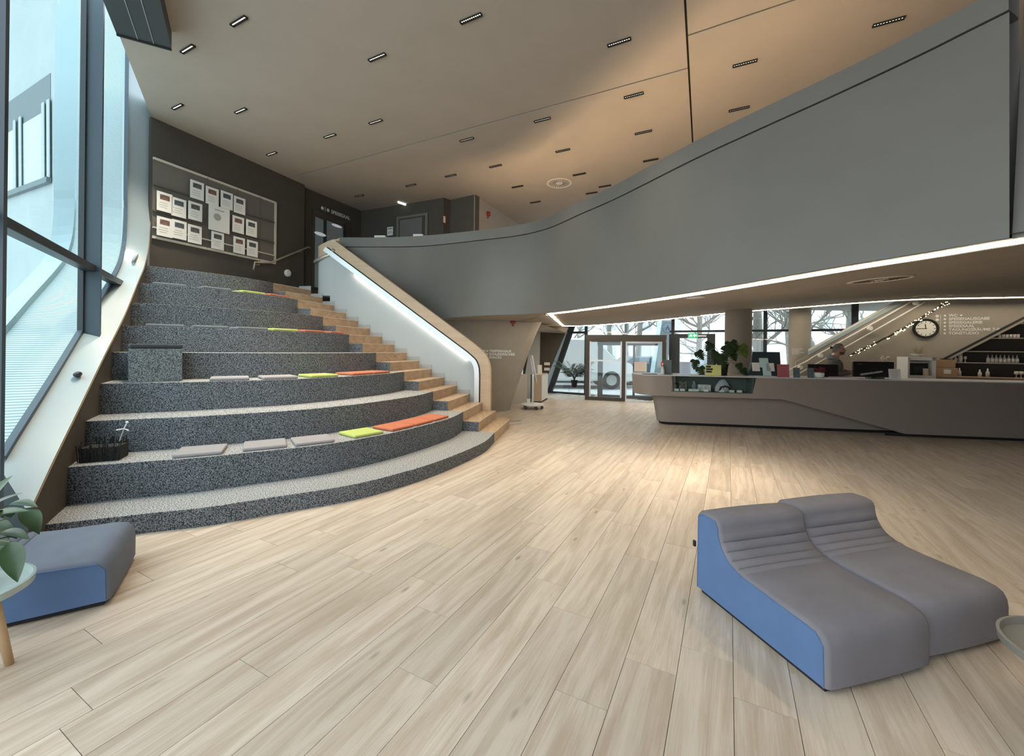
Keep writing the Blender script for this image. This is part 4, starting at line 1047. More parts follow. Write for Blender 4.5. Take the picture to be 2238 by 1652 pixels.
bc = tag(empty('back_counter'), 'taupe back counter under the bar shelves', 'counter')
MB().ext([kp(10.46, 0, -.55), kp(13.5, 0, -.55), kp(13.5, 1.16, -.55), kp(10.46, 1.16, -.55)], kn * .5).obj('body', M_COUNTER, bc)
MB().ext([kp(10.44, 1.16, -.57), kp(13.5, 1.16, -.57), kp(13.5, 1.16, -.02), kp(10.44, 1.16, -.02)], (0, 0, .025)).obj('worktop', mat('wood_top', (.36, .27, .19), .5), bc)
mgl = glass('glassware', (.80, .80, .78)); mgw = mat('frosted_glassware', (.55, .53, .50), .25)
def glassware(px, z, r, h_, lab, off=.2, kind=0):
    a = (px - CX) / F; x = a * 15.91 / (1 + .5266 * a)
    p = kp(x, z, off); k_ = p.y / ky(x); 
    prof_ = [[(r * .8, 0), (r, h_ * .3), (r, h_), (r * .85, h_), (r * .75, .01)], [(r * .7, 0), (r * .7, .008), (.008, .012), (.008, h_ * .45), (r, h_ * .6), (r * .85, h_)], [(r, 0), (r, h_ * .55), (r * .4, h_ * .75), (r * .35, h_), (r * .3, h_)]][kind]
    o = MB().lathe((0, 0, 0), prof_, 12).obj(['tumbler', 'wine_glass', 'carafe'][kind], mgw, smooth=True); o.location = p
    return tag(o, lab, ['glass', 'glass', 'carafe'][kind], 'glassware on the bar shelves')
for i in range(6): glassware(2192 + 8.2 * i, SH[3] + .022, .028, .085, 'small pale glass in the row of six on the upper bar shelf', .15, 0)
for i in range(8): glassware(2167 + 9.2 * i, SH[1] + .022, .033, .19, 'clear carafe in the long row on the lower bar shelf', .15, 2)
for i, (px, h_, kd) in enumerate(((2073, .07, 0), (2084, .10, 1), (2094, .16, 2), (2104, .22, 0), (2115, .15, 1))): glassware(px, SH[1] + .022, .03 + .012 * (i == 3), h_, ['stubby tumbler at the narrow end of the lower shelf', 'short wine glass beside the stubby tumbler', 'small carafe beside the short wine glass', 'tall wide jug on the lower shelf', 'wine glass beside the tall jug'][i], .12, kd)
for i, px in enumerate((2072, 2092, 2136, 2153)): glassware(px, 1.186, .035, (.13, .20, .17, .20)[i], ['round bulb glass behind the cardboard boxes', 'thin carafe nearest the cardboard boxes', 'round carafe in the middle of the back counter', 'slim carafe beside the round carafe'][i], -.12, 2)
for i in range(3): glassware(2215 + 10 * i, 1.186, .04, .15, 'wine glass in the group of three on the back counter', -.12, 1)
# cardboard boxes
mcb = mat('cardboard', (.42, .27, .15), .85, var=.06, scale=10)
def backpt(px, off, z): 
    a = (px - CX) / F; x = a * 15.91 / (1 + .5266 * a); return kp(x, z, off)
b1_ = tag(empty('cardboard_box', backpt(2050, -.30, 1.186), KA - .15), 'lower cardboard box with a white label on the back counter', 'box')
MB().box((0, 0, .10), (.44, .32, .20)).obj('body', mcb, b1_, bevel=.006); MB().box((.04, -.163, .11), (.12, .004, .10)).obj('label_sheet', M_PAPER, b1_)
b2_ = tag(empty('cardboard_box', backpt(2047, -.30, 1.387), KA - .12), 'upper cardboard box on top of the labelled box', 'box')
MB().box((0, 0, .10), (.40, .30, .19)).obj('body', mcb, b2_, bevel=.006)
MB().box((0, 0, .197), (.06, .30, .003)).obj('tape', mat('tape_brown', (.5, .36, .2), .4), b2_)
ds = MB().lathe((0, 0, 0), [(.02, 0), (.10, .01), (.11, .025), (.02, .02)], 16).obj('dark_dish', M_STEEL, smooth=True); ds.location = backpt(2055, -.28, 1.583); ds.scale = (1, .8, 1); tag(ds, 'dark shallow dish on the upper cardboard box', 'dish')
# white machine cabinet, machine and bowl
wcb = tag(empty('machine_cabinet', backpt(1981, -.62, 0) , KA + .3), 'white cabinet framing the black coffee machine', 'cabinet')
for nm, c_, d_ in (('side', (-.27, 0, .82), (.04, .36, 1.64)), ('side', (.25, 0, .82), (.08, .36, 1.64)), ('top', (0, 0, 1.60), (.56, .36, .08)), ('body', (0, 0, .6), (.5, .36, 1.2)), ('back', (0, .17, 1.4), (.5, .02, .4))):
    MB().box(c_, d_).obj(nm, M_WHITE, wcb)
cm = tag(empty('coffee_machine', backpt(1981, -.62, 1.202), KA + .3), 'black coffee machine inside the white cabinet', 'machine')
MB().box((-.01, .02, .15), (.38, .26, .30)).obj('body', MATS['black_plastic'], cm, bevel=.01); MB().box((-.01, -.12, .31), (.40, .05, .04)).obj('top_bar', M_METAL, cm); MB().box((-.01, -.115, .13), (.22, .01, .16)).obj('hatch', M_STEEL, cm)
tn = MB().lathe((0, 0, 0), [(.05, 0), (.05, .16), (.045, .165)], 16).obj('roll_tin', mat('cream_tin', (.58, .52, .36), .5), auto=.5); tn.location = backpt(1994, -.82, 1.202); tag(tn, 'cream tin standing before the coffee machine', 'tin')
tn.location.z = 1.202
bw = tag(empty('plant_bowl', backpt(1984, -.62, 1.642)), 'white bowl with dry grassy plant on the white cabinet', 'plant')
MB().lathe((0, 0, 0), [(.04, 0), (.13, .06), (.15, .07), (.12, .06), (.04, .02)], 20).obj('bowl', M_WHITE, bw, smooth=True)
gr_ = MB(); rd = random.Random(4)
for i in range(26):
    a = rd.uniform(0, 2 * PI); L = rd.uniform(.12, .24); gr_.tube([V(.02 * math.cos(a), .02 * math.sin(a), .05), V(.07 * math.cos(a), .07 * math.sin(a), .05 + L * .7), V(.15 * math.cos(a), .12 * math.sin(a), .05 + L)], [.006, .004, .001], 4)
gr_.obj('grass', mat('dry_grass', (.30, .24, .12), .8), bw); bw.children[-1]['kind'] = 'stuff'
# tall vase of dry flowers
vs_ = tag(empty('flower_vase', backpt(1926, -.22, 1.30)), 'dark vase of pale dried flowers against the stair wall', 'vase')
MB().lathe((0, 0, 0), [(.04, 0), (.07, .08), (.06, .16), (.045, .18)], 14).obj('vase', mat('dark_vase', (.07, .06, .055), .4), vs_, smooth=True)
fv = MB()
for i in range(16):
    a = rd.uniform(0, 2 * PI); q = V(.12 * math.cos(a) * rd.random(), .08 * math.sin(a), .24 + rd.uniform(0, .10)); fv.tube([V(0, 0, .16), q], .003, 4); fv.sphere(q, .022, 6, 4)
fv.obj('flowers', mat('dried_petals', (.50, .42, .34), .8), vs_); vs_.children[-1]['kind'] = 'stuff'
sb = tag(empty('side_cabinet', backpt(1912, -.22, 0), KA), 'low taupe sideboard under the flower vase', 'cabinet')
MB().box((0, 0, .65), (.6, .30, 1.30)).obj('body', M_COUNTER, sb); MB().box((0, -.185, .65), (.38, .01, 1.2)).obj('door', M_COUNTER, sb)
# dark low screen behind the clerk
ds2 = tag(empty('desk_screen', ct(1790, .62), CA), 'black desk screen behind the red flower pot', 'screen')
MB().box((.08, 0, .15), (.62, .03, .27)).obj('panel', MATS['black_plastic'], ds2, bevel=.006); MB().box((.08, .03, .01), (.2, .14, .02)).obj('foot', MATS['black_plastic'], ds2)
# soffit fittings: two recessed spots and two swirl diffusers
def soffit_pt(px, py):
    best = None
    for i in range(39):
        for t in [k / 40 for k in range(41)]:
            p = lerp(front[i], rear[i], t); x, y = pix(p) if p.y > .3 else (9e9, 0); e = (x - px) ** 2 + (y - py) ** 2
            if best is None or e < best[0]: best = (e, p, i, t)
    _, p, i, t = best
    u = (front[min(i + 1, 39)] - front[i]).lerp(rear[min(i + 1, 39)] - rear[i], t).normalized(); v_ = (rear[i] - front[i]).normalized()
    n = u.cross(v_).normalized()
    if n.z > 0: n = -n
    return p, u, n
def swirl(px, py, r, lab, where=None):
    if where is None: p, u, n = soffit_pt(px, py)
    else: p, u, n = where
    root = tag(empty('swirl_diffuser'), lab, 'vent'); v_ = n.cross(u)
    root.matrix_world = frame4(p + n * .002, u, v_)
    MB().lathe((0, 0, 0), [(.0, .0), (r, 0), (r, .008), (r * .92, .014), (r * .9, .006), (.0, .006)], 40).obj('disc', mat('diffuser_cream', (.66, .60, .52), .5), root, auto=.5)
    sl_ = MB()
    for i in range(28):
        a = 2 * PI * i / 28; a2 = a + .35
        sl_.ext([V(r * .30 * math.cos(a), r * .30 * math.sin(a), .006), V(r * .84 * math.cos(a2), r * .84 * math.sin(a2), .006), V(r * .84 * math.cos(a2 + .07), r * .84 * math.sin(a2 + .07), .006), V(r * .30 * math.cos(a + .10), r * .30 * math.sin(a + .10), .006)], (0, 0, .003))
    sl_.obj('slots', mat('slot_dark', (.10, .085, .07), .8), root)
    MB().lathe((0, 0, 0), [(0, .006), (r * .14, .006), (r * .12, .014), (0, .014)], 20).obj('hub', MATS['diffuser_cream'], root)
    return root
swirl(1918, 599, .30, 'round swirl air diffuser in the soffit near the parapet edge'); swirl(2038, 644, .30, 'round swirl air diffuser in the soffit near the rear light line')
for px, py, lab in ((1511, 656, 'recessed round downlight in the soffit above the counter end'), (1527, 685, 'recessed round downlight in the soffit near the emergency door')):
    p, u, n = soffit_pt(px, py); r_ = tag(empty('downlight'), lab, 'lamp'); r_.matrix_world = frame4(p + n * .002, u, n.cross(u))
    MB().lathe((0, 0, 0), [(.085, 0), (.125, 0), (.125, .012), (.085, .012)], 28).obj('trim_ring', M_WHITE, r_, auto=.5); MB().lathe((0, 0, 0), [(0, .001), (.085, .001), (.085, .003), (0, .003)], 24).obj('lens', mat('lens_glow', (.7, .7, .68), .4, emit=(1, .93, .82), estr=.6), r_)
    dl_ = bpy.data.lights.new('downlight_spot', 'SPOT'); dl_.energy = 300; dl_.color = (1, .88, .72); dl_.spot_size = 1.9; dl_.spot_blend = 1; dl_.shadow_soft_size = .08
    do_ = bpy.data.objects.new('downlight_spot', dl_); COL.objects.link(do_); do_.location = p + V(0, 0, -.03)

# ================================================================== lounge furniture, cushions, plants in the hall
M_LILAC = mat('grey_lilac_fabric', (.205, .195, .215), .85, var=.05, scale=6, bump=.15, bscale=300, spec=.2)
M_SIDE_DAYLIT = mat('daylit_side_fabric', (.105, .175, .325), .85, var=.05, scale=6, bump=.15, bscale=300, spec=.2)  # side colour carries the blue of the window daylight
def lounge_profile(amp):
    base = [(0, .035), (0, .20), (.006, .245), (.025, .283), (.06, .305), (.12, .315), (.28, .318), (.42, .322), (.52, .330)]
    arc = [(.52, .330), (.59, .345), (.645, .372), (.685, .412), (.708, .455), (.72, .50)]
    arcp = resample([V(a, b, 0) for a, b in arc], 81)
    ribs = []
    for i, p in enumerate(arcp):
        a = arcp[max(i - 1, 0)]; b = arcp[min(i + 1, 80)]; t = (b - a).normalized(); n = V(-t.y, t.x, 0)
        ph = (i / 80 * 5) % 1
        ribs.append(p + n * amp * (.020 * (abs(math.sin(PI * ph)) ** .45) - .013))
    top = [(.724, .535), (.735, .562), (.757, .580), (.80, .588), (.88, .586), (.925, .572), (.945, .545), (.95, .50), (.95, .035)]
    return [V(a, b, 0) for a, b in base] + [V(p.x, p.y, 0) for p in ribs[1:-1]] + [V(a, b, 0) for a, b in top]
LPS = {0: lounge_profile(0.0), 1: lounge_profile(.6), 2: lounge_profile(1.0)}
LP = LPS[0]
def lounge(loc, rz, label, w=.735, cover=None):
    root = tag(empty('lounge_seat', loc, rz), label, 'lounge seat')
    n = len(LP); cxp = sum(p.x for p in LP) / n; czp = .25
    def row(x, ins, LP=LPS[0]):
        out = []
        for i, p in enumerate(LP):
            a = LP[max(i - 1, 0)]; b = LP[min(i + 1, n - 1)]; t = (b - a).normalized(); nn = V(t.y, -t.x, 0)
            q = p + nn * ins
            out.append(V(x, q.x, max(.03, q.y)))
        return out
    xs_ = [(-w / 2 + .004, .022), (-w / 2 + .012, .008), (-w / 2 + .03, 0), (-w / 4, -.004), (0, -.006), (w / 4, -.004), (w / 2 - .03, 0), (w / 2 - .012, .008), (w / 2 - .004, .022)]
    rows = [row(x, i, LPS[min(2, max(0, min(j, 8 - j) - 1))]) for j, (x, i) in enumerate(xs_)]
    MB().loft(rows).obj('cover', cover or M_LILAC, root, smooth=True)
    for sg, r in ((-1, rows[0]), (1, rows[-1])):
        c = V(sg * (w / 2 + .004), cxp, czp)
        e = MB().add([p + V(sg * .001, 0, 0) for p in r], [tuple(range(n))]); 
        e.obj('side_panel', M_SIDE_DAYLIT, root)
        MB().tube([p + V(sg * .002, 0, 0) for p in r[::2]] , .004, 5).obj('piping', M_SIDE_DAYLIT, root)
    MB().box((0, .475, .018), (w - .06, .88, .036)).obj('base', M_BLACK, root)
    return root
fc = G(1808, 1527, 0); sc2 = G(2040, 1465, 0)
fd = (sc2 - fc); fd.z = 0; LW = .735; fd.normalize(); fa = math.atan2(fd.y, fd.x); fperp = V(-fd.y, fd.x, 0)
l1 = fc + fd * (LW / 2); l1.z = 0
A1 = lounge(l1, fa, 'grey lounge seat with daylight-blue side and brand tag, standing free on the oak floor')
l2 = fc + fd * (LW * 1.5 + .012) + fperp * .045; l2.z = 0
A2 = lounge(l2, fa, 'grey lounge seat pushed against the one with the black tag')
MB().box((-.372, .955, .33), (.012, .02, .04)).obj('black_tag', M_BLACK, A1)
# the one by the steps
c1_ = G(240, 1323, 0); c2_ = G(300, 1213, 0)
ld = (c2_ - c1_); ld.z = 0; ld.normalize()              # along its foot end
la = math.atan2(ld.y, ld.x)
ctr = c1_ + ld * .3675; ctr.z = 0
A3 = lounge(ctr, la, 'sky-tinted lounge seat beside the lowest carpeted step', cover=mat('sky_tinted_fabric', (.15, .175, .225), .8, var=.06, scale=6, bump=.25, bscale=14, spec=.3))  # cover made bluer to stand for the sky reflected on it

# round tray tables
def tray_table(loc, r, h_, m_tray, label, legs, spread=.2):
    root = tag(empty('tray_table', loc), label, 'side table')
    MB().lathe((0, 0, 0), [(r - .02, h_ - .012), (r, h_), (r + .004, h_ + .035), (r - .008, h_ + .037), (r - .014, h_ + .004), (.0, h_ + .002)], 48).obj('tray', m_tray, root, auto=.6)
    for a in legs:
        d = V(math.cos(a), math.sin(a), 0)
        MB().tube([d * (r * .45) + V(0, 0, h_ - .012), d * (r * .45 + spread) + V(0, 0, 0)], [.023, .018], 12).obj('leg', mat('pale_beech', (.55, .38, .22), .5), root, smooth=True)
    return root
M_MINT = mat('mint_tray', (.42, .52, .50), .3); M_GTRAY = mat('grey_tray', (.23, .215, .19), .45)
lf_foot = G(20, 1452, 0)
tl = P(47, 1283, 2.12)
tcx = V(tl.x - .27, 2.06, 0)
a_leg = math.atan2(lf_foot.y - tcx.y, lf_foot.x - tcx.x)
rr_ = (lf_foot - tcx).length
tray_table(tcx, .27, tl.z - .02, M_MINT, 'mint tray table with beech legs under the leafy plant', (a_leg, a_leg + 2.1, a_leg + 4.2), rr_ - .12)
tr = P(2194, 1452, 1.78); rf = V(2.16, 1.765, 0)
tc2 = V(tr.x + .44, 1.80, 0)
tray_table(tc2, .29, tr.z - .02, M_GTRAY, 'grey tray table beside the lounge seats', (math.atan2(1.755 - tc2.y, 2.17 - tc2.x), 1.0, -.9), .10)

# leafy plant on the mint table
lp = tag(empty('leafy_plant', tcx + V(-.02, .02, tl.z - .014)), 'green leafy plant in a glass pot on the mint tray table', 'plant')
MB().lathe((0, 0, 0), [(.07, 0), (.085, .02), (.09, .12), (.085, .13)], 20).obj('pot', mat('grey_pot', (.25, .26, .25), .4), lp, smooth=True)
mlf = mat('glossy_leaf', (.035, .075, .028), .35, var=.3, scale=9, spec=.5)
stm = MB()
o_lp = lp.location
def simple_leaf(name, base, d, up, L, w, m, root, droop=.3):
    mb_ = MB(); d = d.normalized(); s = d.cross(up).normalized(); n = s.cross(d).normalized(); N = 10
    mid = []; lft = []; rgt = []
    for i in range(N + 1):
        t = i / N; ww = w * .5 * math.sin(PI * t ** .8) ** .9; c = base + d * (L * t) - n * (droop * L * t * t)
        mid.append(c); lft.append(c + s * ww + n * ww * .35); rgt.append(c - s * ww + n * ww * .35)
    mb_.loft([lft, mid, rgt]); return mb_.obj(name, m, root, smooth=True)
for (px, py, dY, d, L, w) in ((55, 1092, .25, (.8, -.2, .25), .24, .075), (75, 1140, .2, (.9, -.3, -.55), .20, .10), (40, 1160, .1, (.9, -.2, .15), .22, .07), (20, 1110, .0, (.7, .1, .35), .22, .09), (10, 1150, .15, (.9, -.1, -.1), .25, .10), (5, 1085, .1, (.5, .2, .6), .2, .08), (30, 1235, -.15, (.75, -.5, -.7), .22, .10), (8, 1215, -.1, (.9, -.3, -.1), .2, .09), (15, 1185, .2, (.95, 0, -.05), .26, .085), (-20, 1110, .0, (.2, -.6, .5), .26, .11), (-30, 1160, .1, (-.4, -.6, .3), .26, .11), (-10, 1060, .1, (.0, .4, .8), .22, .09)):
    tip = P(px, py, o_lp.y + dY) - o_lp; dv = V(*d).normalized(); b = tip - dv * L * .6
    stm.tube([V(0, 0, .1), V(b.x * .4, b.y * .4, b.z * .8 + .05), b], [.006, .005, .003], 5)
    simple_leaf('leaf', b, dv, V(0, -.2, 1), L * .88, w * .85, mlf, lp)
stm.obj('stems', MATS['stem_green'], lp)

# ---- seat cushions on the tiers
CUC = {'grey': mat('cushion_grey', (.30, .285, .29), .9, bump=.1, bscale=300), 'slate': mat('cushion_slate', (.15, .17, .185), .9, bump=.1, bscale=300), 'green': mat('cushion_lime', (.42, .50, .13), .9, bump=.1, bscale=300), 'red': mat('cushion_coral', (.48, .15, .075), .9, bump=.1, bscale=300)}
cmesh = {}
_last = {}
def tier_pt(k, px, back, gap=0.0):
    cu2 = resample(tier_curve(k), 400); best = None
    for i, p in enumerate(cu2):
        q = V(p.x, p.y, H(k)); x, _ = pix(q)
        if best is None or abs(x - px) < best[0]: best = (abs(x - px), i)
    i = best[1]
    step = (cu2[1] - cu2[0]).length
    if gap and k in _last: i = min(396, max(i, _last[k] + int(gap / step) + 1))
    if gap: _last[k] = i
    p = cu2[i]; t = (cu2[min(i + 1, 399)] - cu2[max(i - 1, 0)]).normalized(); n = V(-t.y, t.x, 0)
    return p + n * back + V(0, 0, H(k)), math.atan2(t.y, t.x)
def cushion(k, px, colr, label, back=.25, dr=0.0, z=0.0, w=.43, d=.40):
    key = (colr, w, d)
    if key not in cmesh: cmesh[key] = MB().box((0, 0, .02), (w, d, .04)).obj('seat_cushion', CUC[colr], bevel=.014); first = cmesh[key]
    else: first = cmesh[key].copy(); COL.objects.link(first)
    p, a = tier_pt(k, px, back, w + .05); first.location = p + V(0, 0, z + .001); first.rotation_euler = (0, 0, a + dr)
    return tag(first, label, 'cushion', 'seat cushions on the tiers')
def ordn(i): return ['first', 'second', 'third', 'fourth'][i]
for i, (px, c, lab) in enumerate(((366, 'slate', 'grey cushion next to the window on the second highest tier'), (473, 'slate', 'grey cushion beside the lime one on the second highest tier'), (556, 'green', 'lime cushion on the second highest tier'), (612, 'red', 'coral cushion on the second highest tier'))): cushion(8, px, c, lab, .24, .12)
for px, c, lab in ((355, 'slate', 'grey cushion next to the window on the tier above the felt cube'), (457, 'slate', 'middle grey cushion of three on the tier above the felt cube'), (552, 'slate', 'grey cushion touching the lime one above the felt cube'), (626, 'green', 'lime cushion on the tier two above the felt cube'), (690, 'red', 'coral cushion beside the lime one on the tier two above the felt cube'), (741, 'red', 'coral cushion next to the wooden stair two tiers above the felt cube')): cushion(6, px, c, lab, .24, .1)
for px, c, lab, bk in ((502, 'grey', 'grey cushion nearer the felt cube on its tier', .24), (616, 'grey', 'grey cushion beside the lime one on the felt cube tier', .24), (715, 'green', 'lime cushion on the felt cube tier', .24), (799, 'red', 'coral cushion beside the lime one on the felt cube tier', .26), (828, 'red', 'coral cushion farther from the lime one on the felt cube tier', .26)): cushion(4, px, c, lab, bk, 0)
for px, c, lab in ((430, 'grey', 'grey cushion nearest the dark basket on the second lowest tier'), (580, 'grey', 'middle grey cushion of three on the second lowest tier'), (691, 'grey', 'grey cushion beside the lime one on the second lowest tier'), (812, 'green', 'lime cushion on the second lowest tier'), (888, 'red', 'coral cushion beside the lime one on the second lowest tier'), (928, 'red', 'middle coral cushion of three on the second lowest tier'), (958, 'red', 'coral cushion next to the wooden stair on the second lowest tier')): cushion(2, px, c, lab, .25, 0)
# felt cube with its cushion
p_, a_c = tier_pt(4, 318, .33); a_c = math.atan2(-p_.y, -p_.x) + PI / 2 + .2 + .05
cube = MB().box((0, 0, .205), (.50, .46, .41)).obj('felt_cube', carpet_mat('felt_cube_grey', (.05, .058, .06), (.30, .33, .34), 90), bevel=.008); cube.location = p_; cube.rotation_euler = (0, 0, a_c - .2); tag(cube, 'speckled grey felt cube standing on a carpeted tier', 'pouf')
cc = MB().box((0, 0, .028), (.50, .46, .056)).obj('seat_cushion', mat('cushion_charcoal', (.04, .045, .05), .9), bevel=.018); cc.location = p_ + V(0, 0, .411); cc.rotation_euler = (0, 0, a_c - .18); tag(cc, 'dark grey cushion lying on the felt cube', 'cushion', 'seat cushions on the tiers')
# dark basket with a wire figure on the second tier
p_, a_b = tier_pt(2, 200, .24)
bk_ = tag(empty('twig_basket', p_, a_b), 'dark twig basket at the window end of a carpeted tier', 'basket')
MB().box((0, 0, .07), (.30, .20, .14)).obj('box', mat('dark_twig', (.02, .02, .019), .9, var=.5, scale=40), bk_)
tw = MB(); rd = random.Random(2)
for i in range(60):
    x, y = rd.uniform(-.16, .16), rd.choice((-.105, .105)) + rd.uniform(-.01, .01); tw.tube([V(x, y, 0.01), V(x + rd.uniform(-.02, .02), y, rd.uniform(.12, .22))], .005, 4)
o = tw.obj('twigs', MATS['dark_twig'], bk_); o['kind'] = 'stuff'
fg = MB(); fg.tube([V(.10, 0, .12), V(.15, 0, .30)], .003, 4); fg.tube([V(.09, 0, .29), V(.15, 0, .30), V(.19, 0, .28)], .006, 5); fg.tube([V(.15, 0, .30), V(.17, 0, .35)], .006, 5); fg.sphere(V(.175, 0, .365), .014, 8, 6)
fg.obj('wire_figure', M_WHITE, bk_)

# fittings on the pale reveal: a round speaker with a scuffed plate and a dark grip
def reveal_pt(px, py, t):
    return WP(px, py, OFF * t)
sp = WP(291, 563, .14)
spk = tag(empty('wall_speaker'), 'small round speaker on the pale window reveal', 'speaker')
spk.matrix_world = frame4(sp - WN * .03, V(.52, -.60, .0), V(.35, .25, .9))
MB().lathe((0, 0, 0), [(0, 0), (.085, 0), (.085, .012), (.06, .02), (0, .02)], 28).obj('grille', mat('speaker_grey', (.45, .48, .48), .5), spk, auto=.5)
MB().box((-.02, 0, -.004), (.26, .13, .006)).obj('plate', M_WHITE, spk, bevel=.002)
hk = WP(167, 820, .12)
grip = MB().sphere((0, 0, 0), (.06, .03, .035), 12, 8).obj('window_grip', M_STEEL, smooth=True); grip.matrix_world = frame4(hk - WN * .01 + V(0, 0, .01), WD, V(-.3, -.2, .9)); tag(grip, 'dark grip on the pale slanting window sill', 'handle')

# ---- palm on a clear stool by the entrance window
pp = fpt(1256, -1.0); pp.z = 0
st = tag(empty('acrylic_stool', pp), 'clear acrylic stool under the palm by the window', 'stool')
macr = glass('acrylic_clear', (.90, .95, .96))
MB().box((0, 0, .36), (.42, .36, .015)).obj('seat', macr, st)
for sx in (-1, 1):
    for sy in (-1, 1): MB().box((sx * .18, sy * .15, .176), (.02, .02, .353)).obj('leg', macr, st)
pm_ = tag(empty('potted_palm', pp + V(0, 0, .3676)), 'small palm in a black pot by the entrance window', 'plant')
MB().lathe((0, 0, 0), [(.09, 0), (.12, .22), (.13, .23), (.13, .25), (.105, .25), (.10, .2)], 18).obj('pot', M_BLACK, pm_, auto=.5)
rd = random.Random(8); mpl = mat('palm_green', (.025, .055, .03), .5, var=.3, scale=10)
for i in range(18):
    a = 2 * PI * i / 18 + rd.uniform(-.2, .2); el = rd.uniform(.45, 1.2); L = rd.uniform(.65, 1.0)
    d = V(math.cos(a), math.sin(a), 0); pts = []
    for k in range(9):
        t = k / 8; pts.append(V(0, 0, .22) + d * (L * .75 * t ** 1.3) + V(0, 0, L * (1.15 * t - .75 * t * t * (1.4 - el))))
    fr = MB(); fr.tube(pts, [.007 - .0007 * k for k in range(9)], 4)
    for k in range(3, 9):
        for sg in (-1, 1):
            for q in (0, .5):
                b = lerp(pts[k - 1], pts[k], q); s = V(-d.y, d.x, 0) * sg; tip = b + s * .24 + d * .16 + V(0, 0, -.05); m2 = lerp(b, tip, .5) + V(0, 0, .015)
                w_ = V(0, 0, 1).cross(tip - b).normalized() * .022
                fr.add([b, m2 + w_, tip, m2 - w_], [(0, 1, 2, 3)])
    fr.obj('frond', mpl, pm_)

# ---- mobile flip-chart stand and cabinet by the niche
ws = G(1164, 893, 0); ws.z = 0
wsr = tag(empty('mobile_board_stand', ws), 'white mobile board stand on a round castor base', 'stand')
MB().lathe((0, 0, 0), [(.0, .10), (.30, .10), (.33, .115), (.33, .14), (.30, .15), (.05, .15), (0, .15)], 36).obj('base', M_WHITE, wsr, auto=.5)
for a in (-2.4, -1.2, -.2, 1.2, 2.5): MB().lathe((.27 * math.cos(a), .27 * math.sin(a), .045), [(.03, -.02), (.045, -.018), (.045, .018), (.03, .02)], 12, Matrix.Rotation(PI / 2, 3, 'X')).obj('castor', M_STEEL, wsr, auto=.5)
for a in (-2.4, -1.2, -.2, 1.2, 2.5): MB().tube([V(.27 * math.cos(a), .27 * math.sin(a), .08), V(.27 * math.cos(a), .27 * math.sin(a), .115)], .014, 6).obj('castor_stem', M_STEEL, wsr)
MB().tube([V(0, 0, .14), V(0, 0, 1.0)], .026, 10).obj('post', M_WHITE, wsr, smooth=True)
tb0, tb1 = P(1163, 777, ws.y) - ws, P(1173, 836, ws.y) - ws
MB().tube([tb0, lerp(tb0, tb1, .5), tb1], .018, 8).obj('board_edge', M_WHITE, wsr, smooth=True)
MB().ext([tb0 + V(-.01, .02, 0), tb1 + V(-.01, .02, 0), tb1 + V(-.05, .6, .0), tb0 + V(-.05, .6, .0)], (.015, 0, 0)).obj('board', M_WHITE, wsr)
cb0 = G(1183, 880, 0); cb0.z = 0
cbr = tag(empty('beech_cabinet', cb0), 'small beech cabinet with a white side by the niche', 'cabinet')
MB().ext([V(-.30, 0.05, .04), V(0, 0, .04), V(.28, 1.0, .04), V(-.02, 1.05, .04)], (0, 0, .86)).obj('body', mat('beech_front', (.50, .40, .29), .5), cbr)
MB().ext([V(.006, 0, .06), V(.286, 1.0, .06), V(.292, 1.0, .06), V(.012, 0, .06)], (0, 0, .82)).obj('white_side', M_WHITE, cbr)
MB().ext([V(-.30, 0.06, .0), V(0, 0.02, .0), V(.28, 1.0, .0), V(-.02, 1.04, .0)], (0, 0, .04)).obj('plinth', M_BLACK, cbr)
MB().box((-.33, .1, .45), (.03, .1, .9)).obj('dark_edge', M_BLACK, cbr)
pc = MB().box((0, 0, .15), (.15, .01, .30)).obj('info_card', M_PAPER); pc.location = cb0 + V(-.02, .5, .901); pc.rotation_euler = (-.15, 0, .2); tag(pc, 'white printed card standing on the beech cabinet', 'card')
for z in (1.21, 1.02):
    o = MB().box((0, 0, 0), (.20, .012, .10)).obj('door_plate', M_PAPER); o.location = (P(1195.5, 800, 14.68).x, 14.685, z); tag(o, 'small white sign plate on the dark niche wall', 'sign', 'sign plates in the niche')
# floor box cover
fb = MB()
q = [G(1106, 921, 0), G(1142, 917, 0), G(1140, 926, 0), G(1106, 930, 0)]
fbp = [V(p.x, p.y, 0.001) for p in q]
cen = sum(fbp, V(0, 0, 0)) / 4
inn_ = [lerp(p, cen, .22) for p in fbp]
for i in range(4): fb.ext([fbp[i], fbp[(i + 1) % 4], inn_[(i + 1) % 4], inn_[i]], (0, 0, .004))
o = fb.obj('floor_box', M_METAL); tag(o, 'metal floor box frame at the foot of the wooden stair', 'floor box')

# ================================================================== ceiling lamps, wall fittings, upper level
M_DOT = emis('led_dot', (1.0, .90, .70), 2.2)
slots = [(522, 45), (410, 106), (388, 232), (526, 241), (594, 335), (721, 296), (821, 265), (824, 124), (1029, 39), (1353, 91), (1385, 207), (1185, 261), (1020, 304), (1628, 137), (1942, 46), (1615, 237), (1406, 288), (1230, 328), (1083, 362), (985, 383), (898, 404), (785, 427), (1131, 407), (1266, 380), (1422, 349), (1170, 441), (1322, 406), (1293, 421)]
sm = MB().box((0, 0, -.001), (.30, .05, .006)).box((0, .024, -.012), (.30, .005, .018)).box((0, -.024, -.012), (.30, .005, .018)).box((.1475, 0, -.012), (.005, .05, .018)).box((-.1475, 0, -.012), (.005, .05, .018)).mesh('housing', M_BLACK)
dm = MB()
for i in range(10): dm.sphere(V(-.126 + .028 * i, 0, -.006), (.009, .009, .004), 8, 4)
dmm = dm.mesh('led_row', M_DOT, True)
aA = math.atan2(dA.y, dA.x)
spots = []
def near_words(px, py): return ''
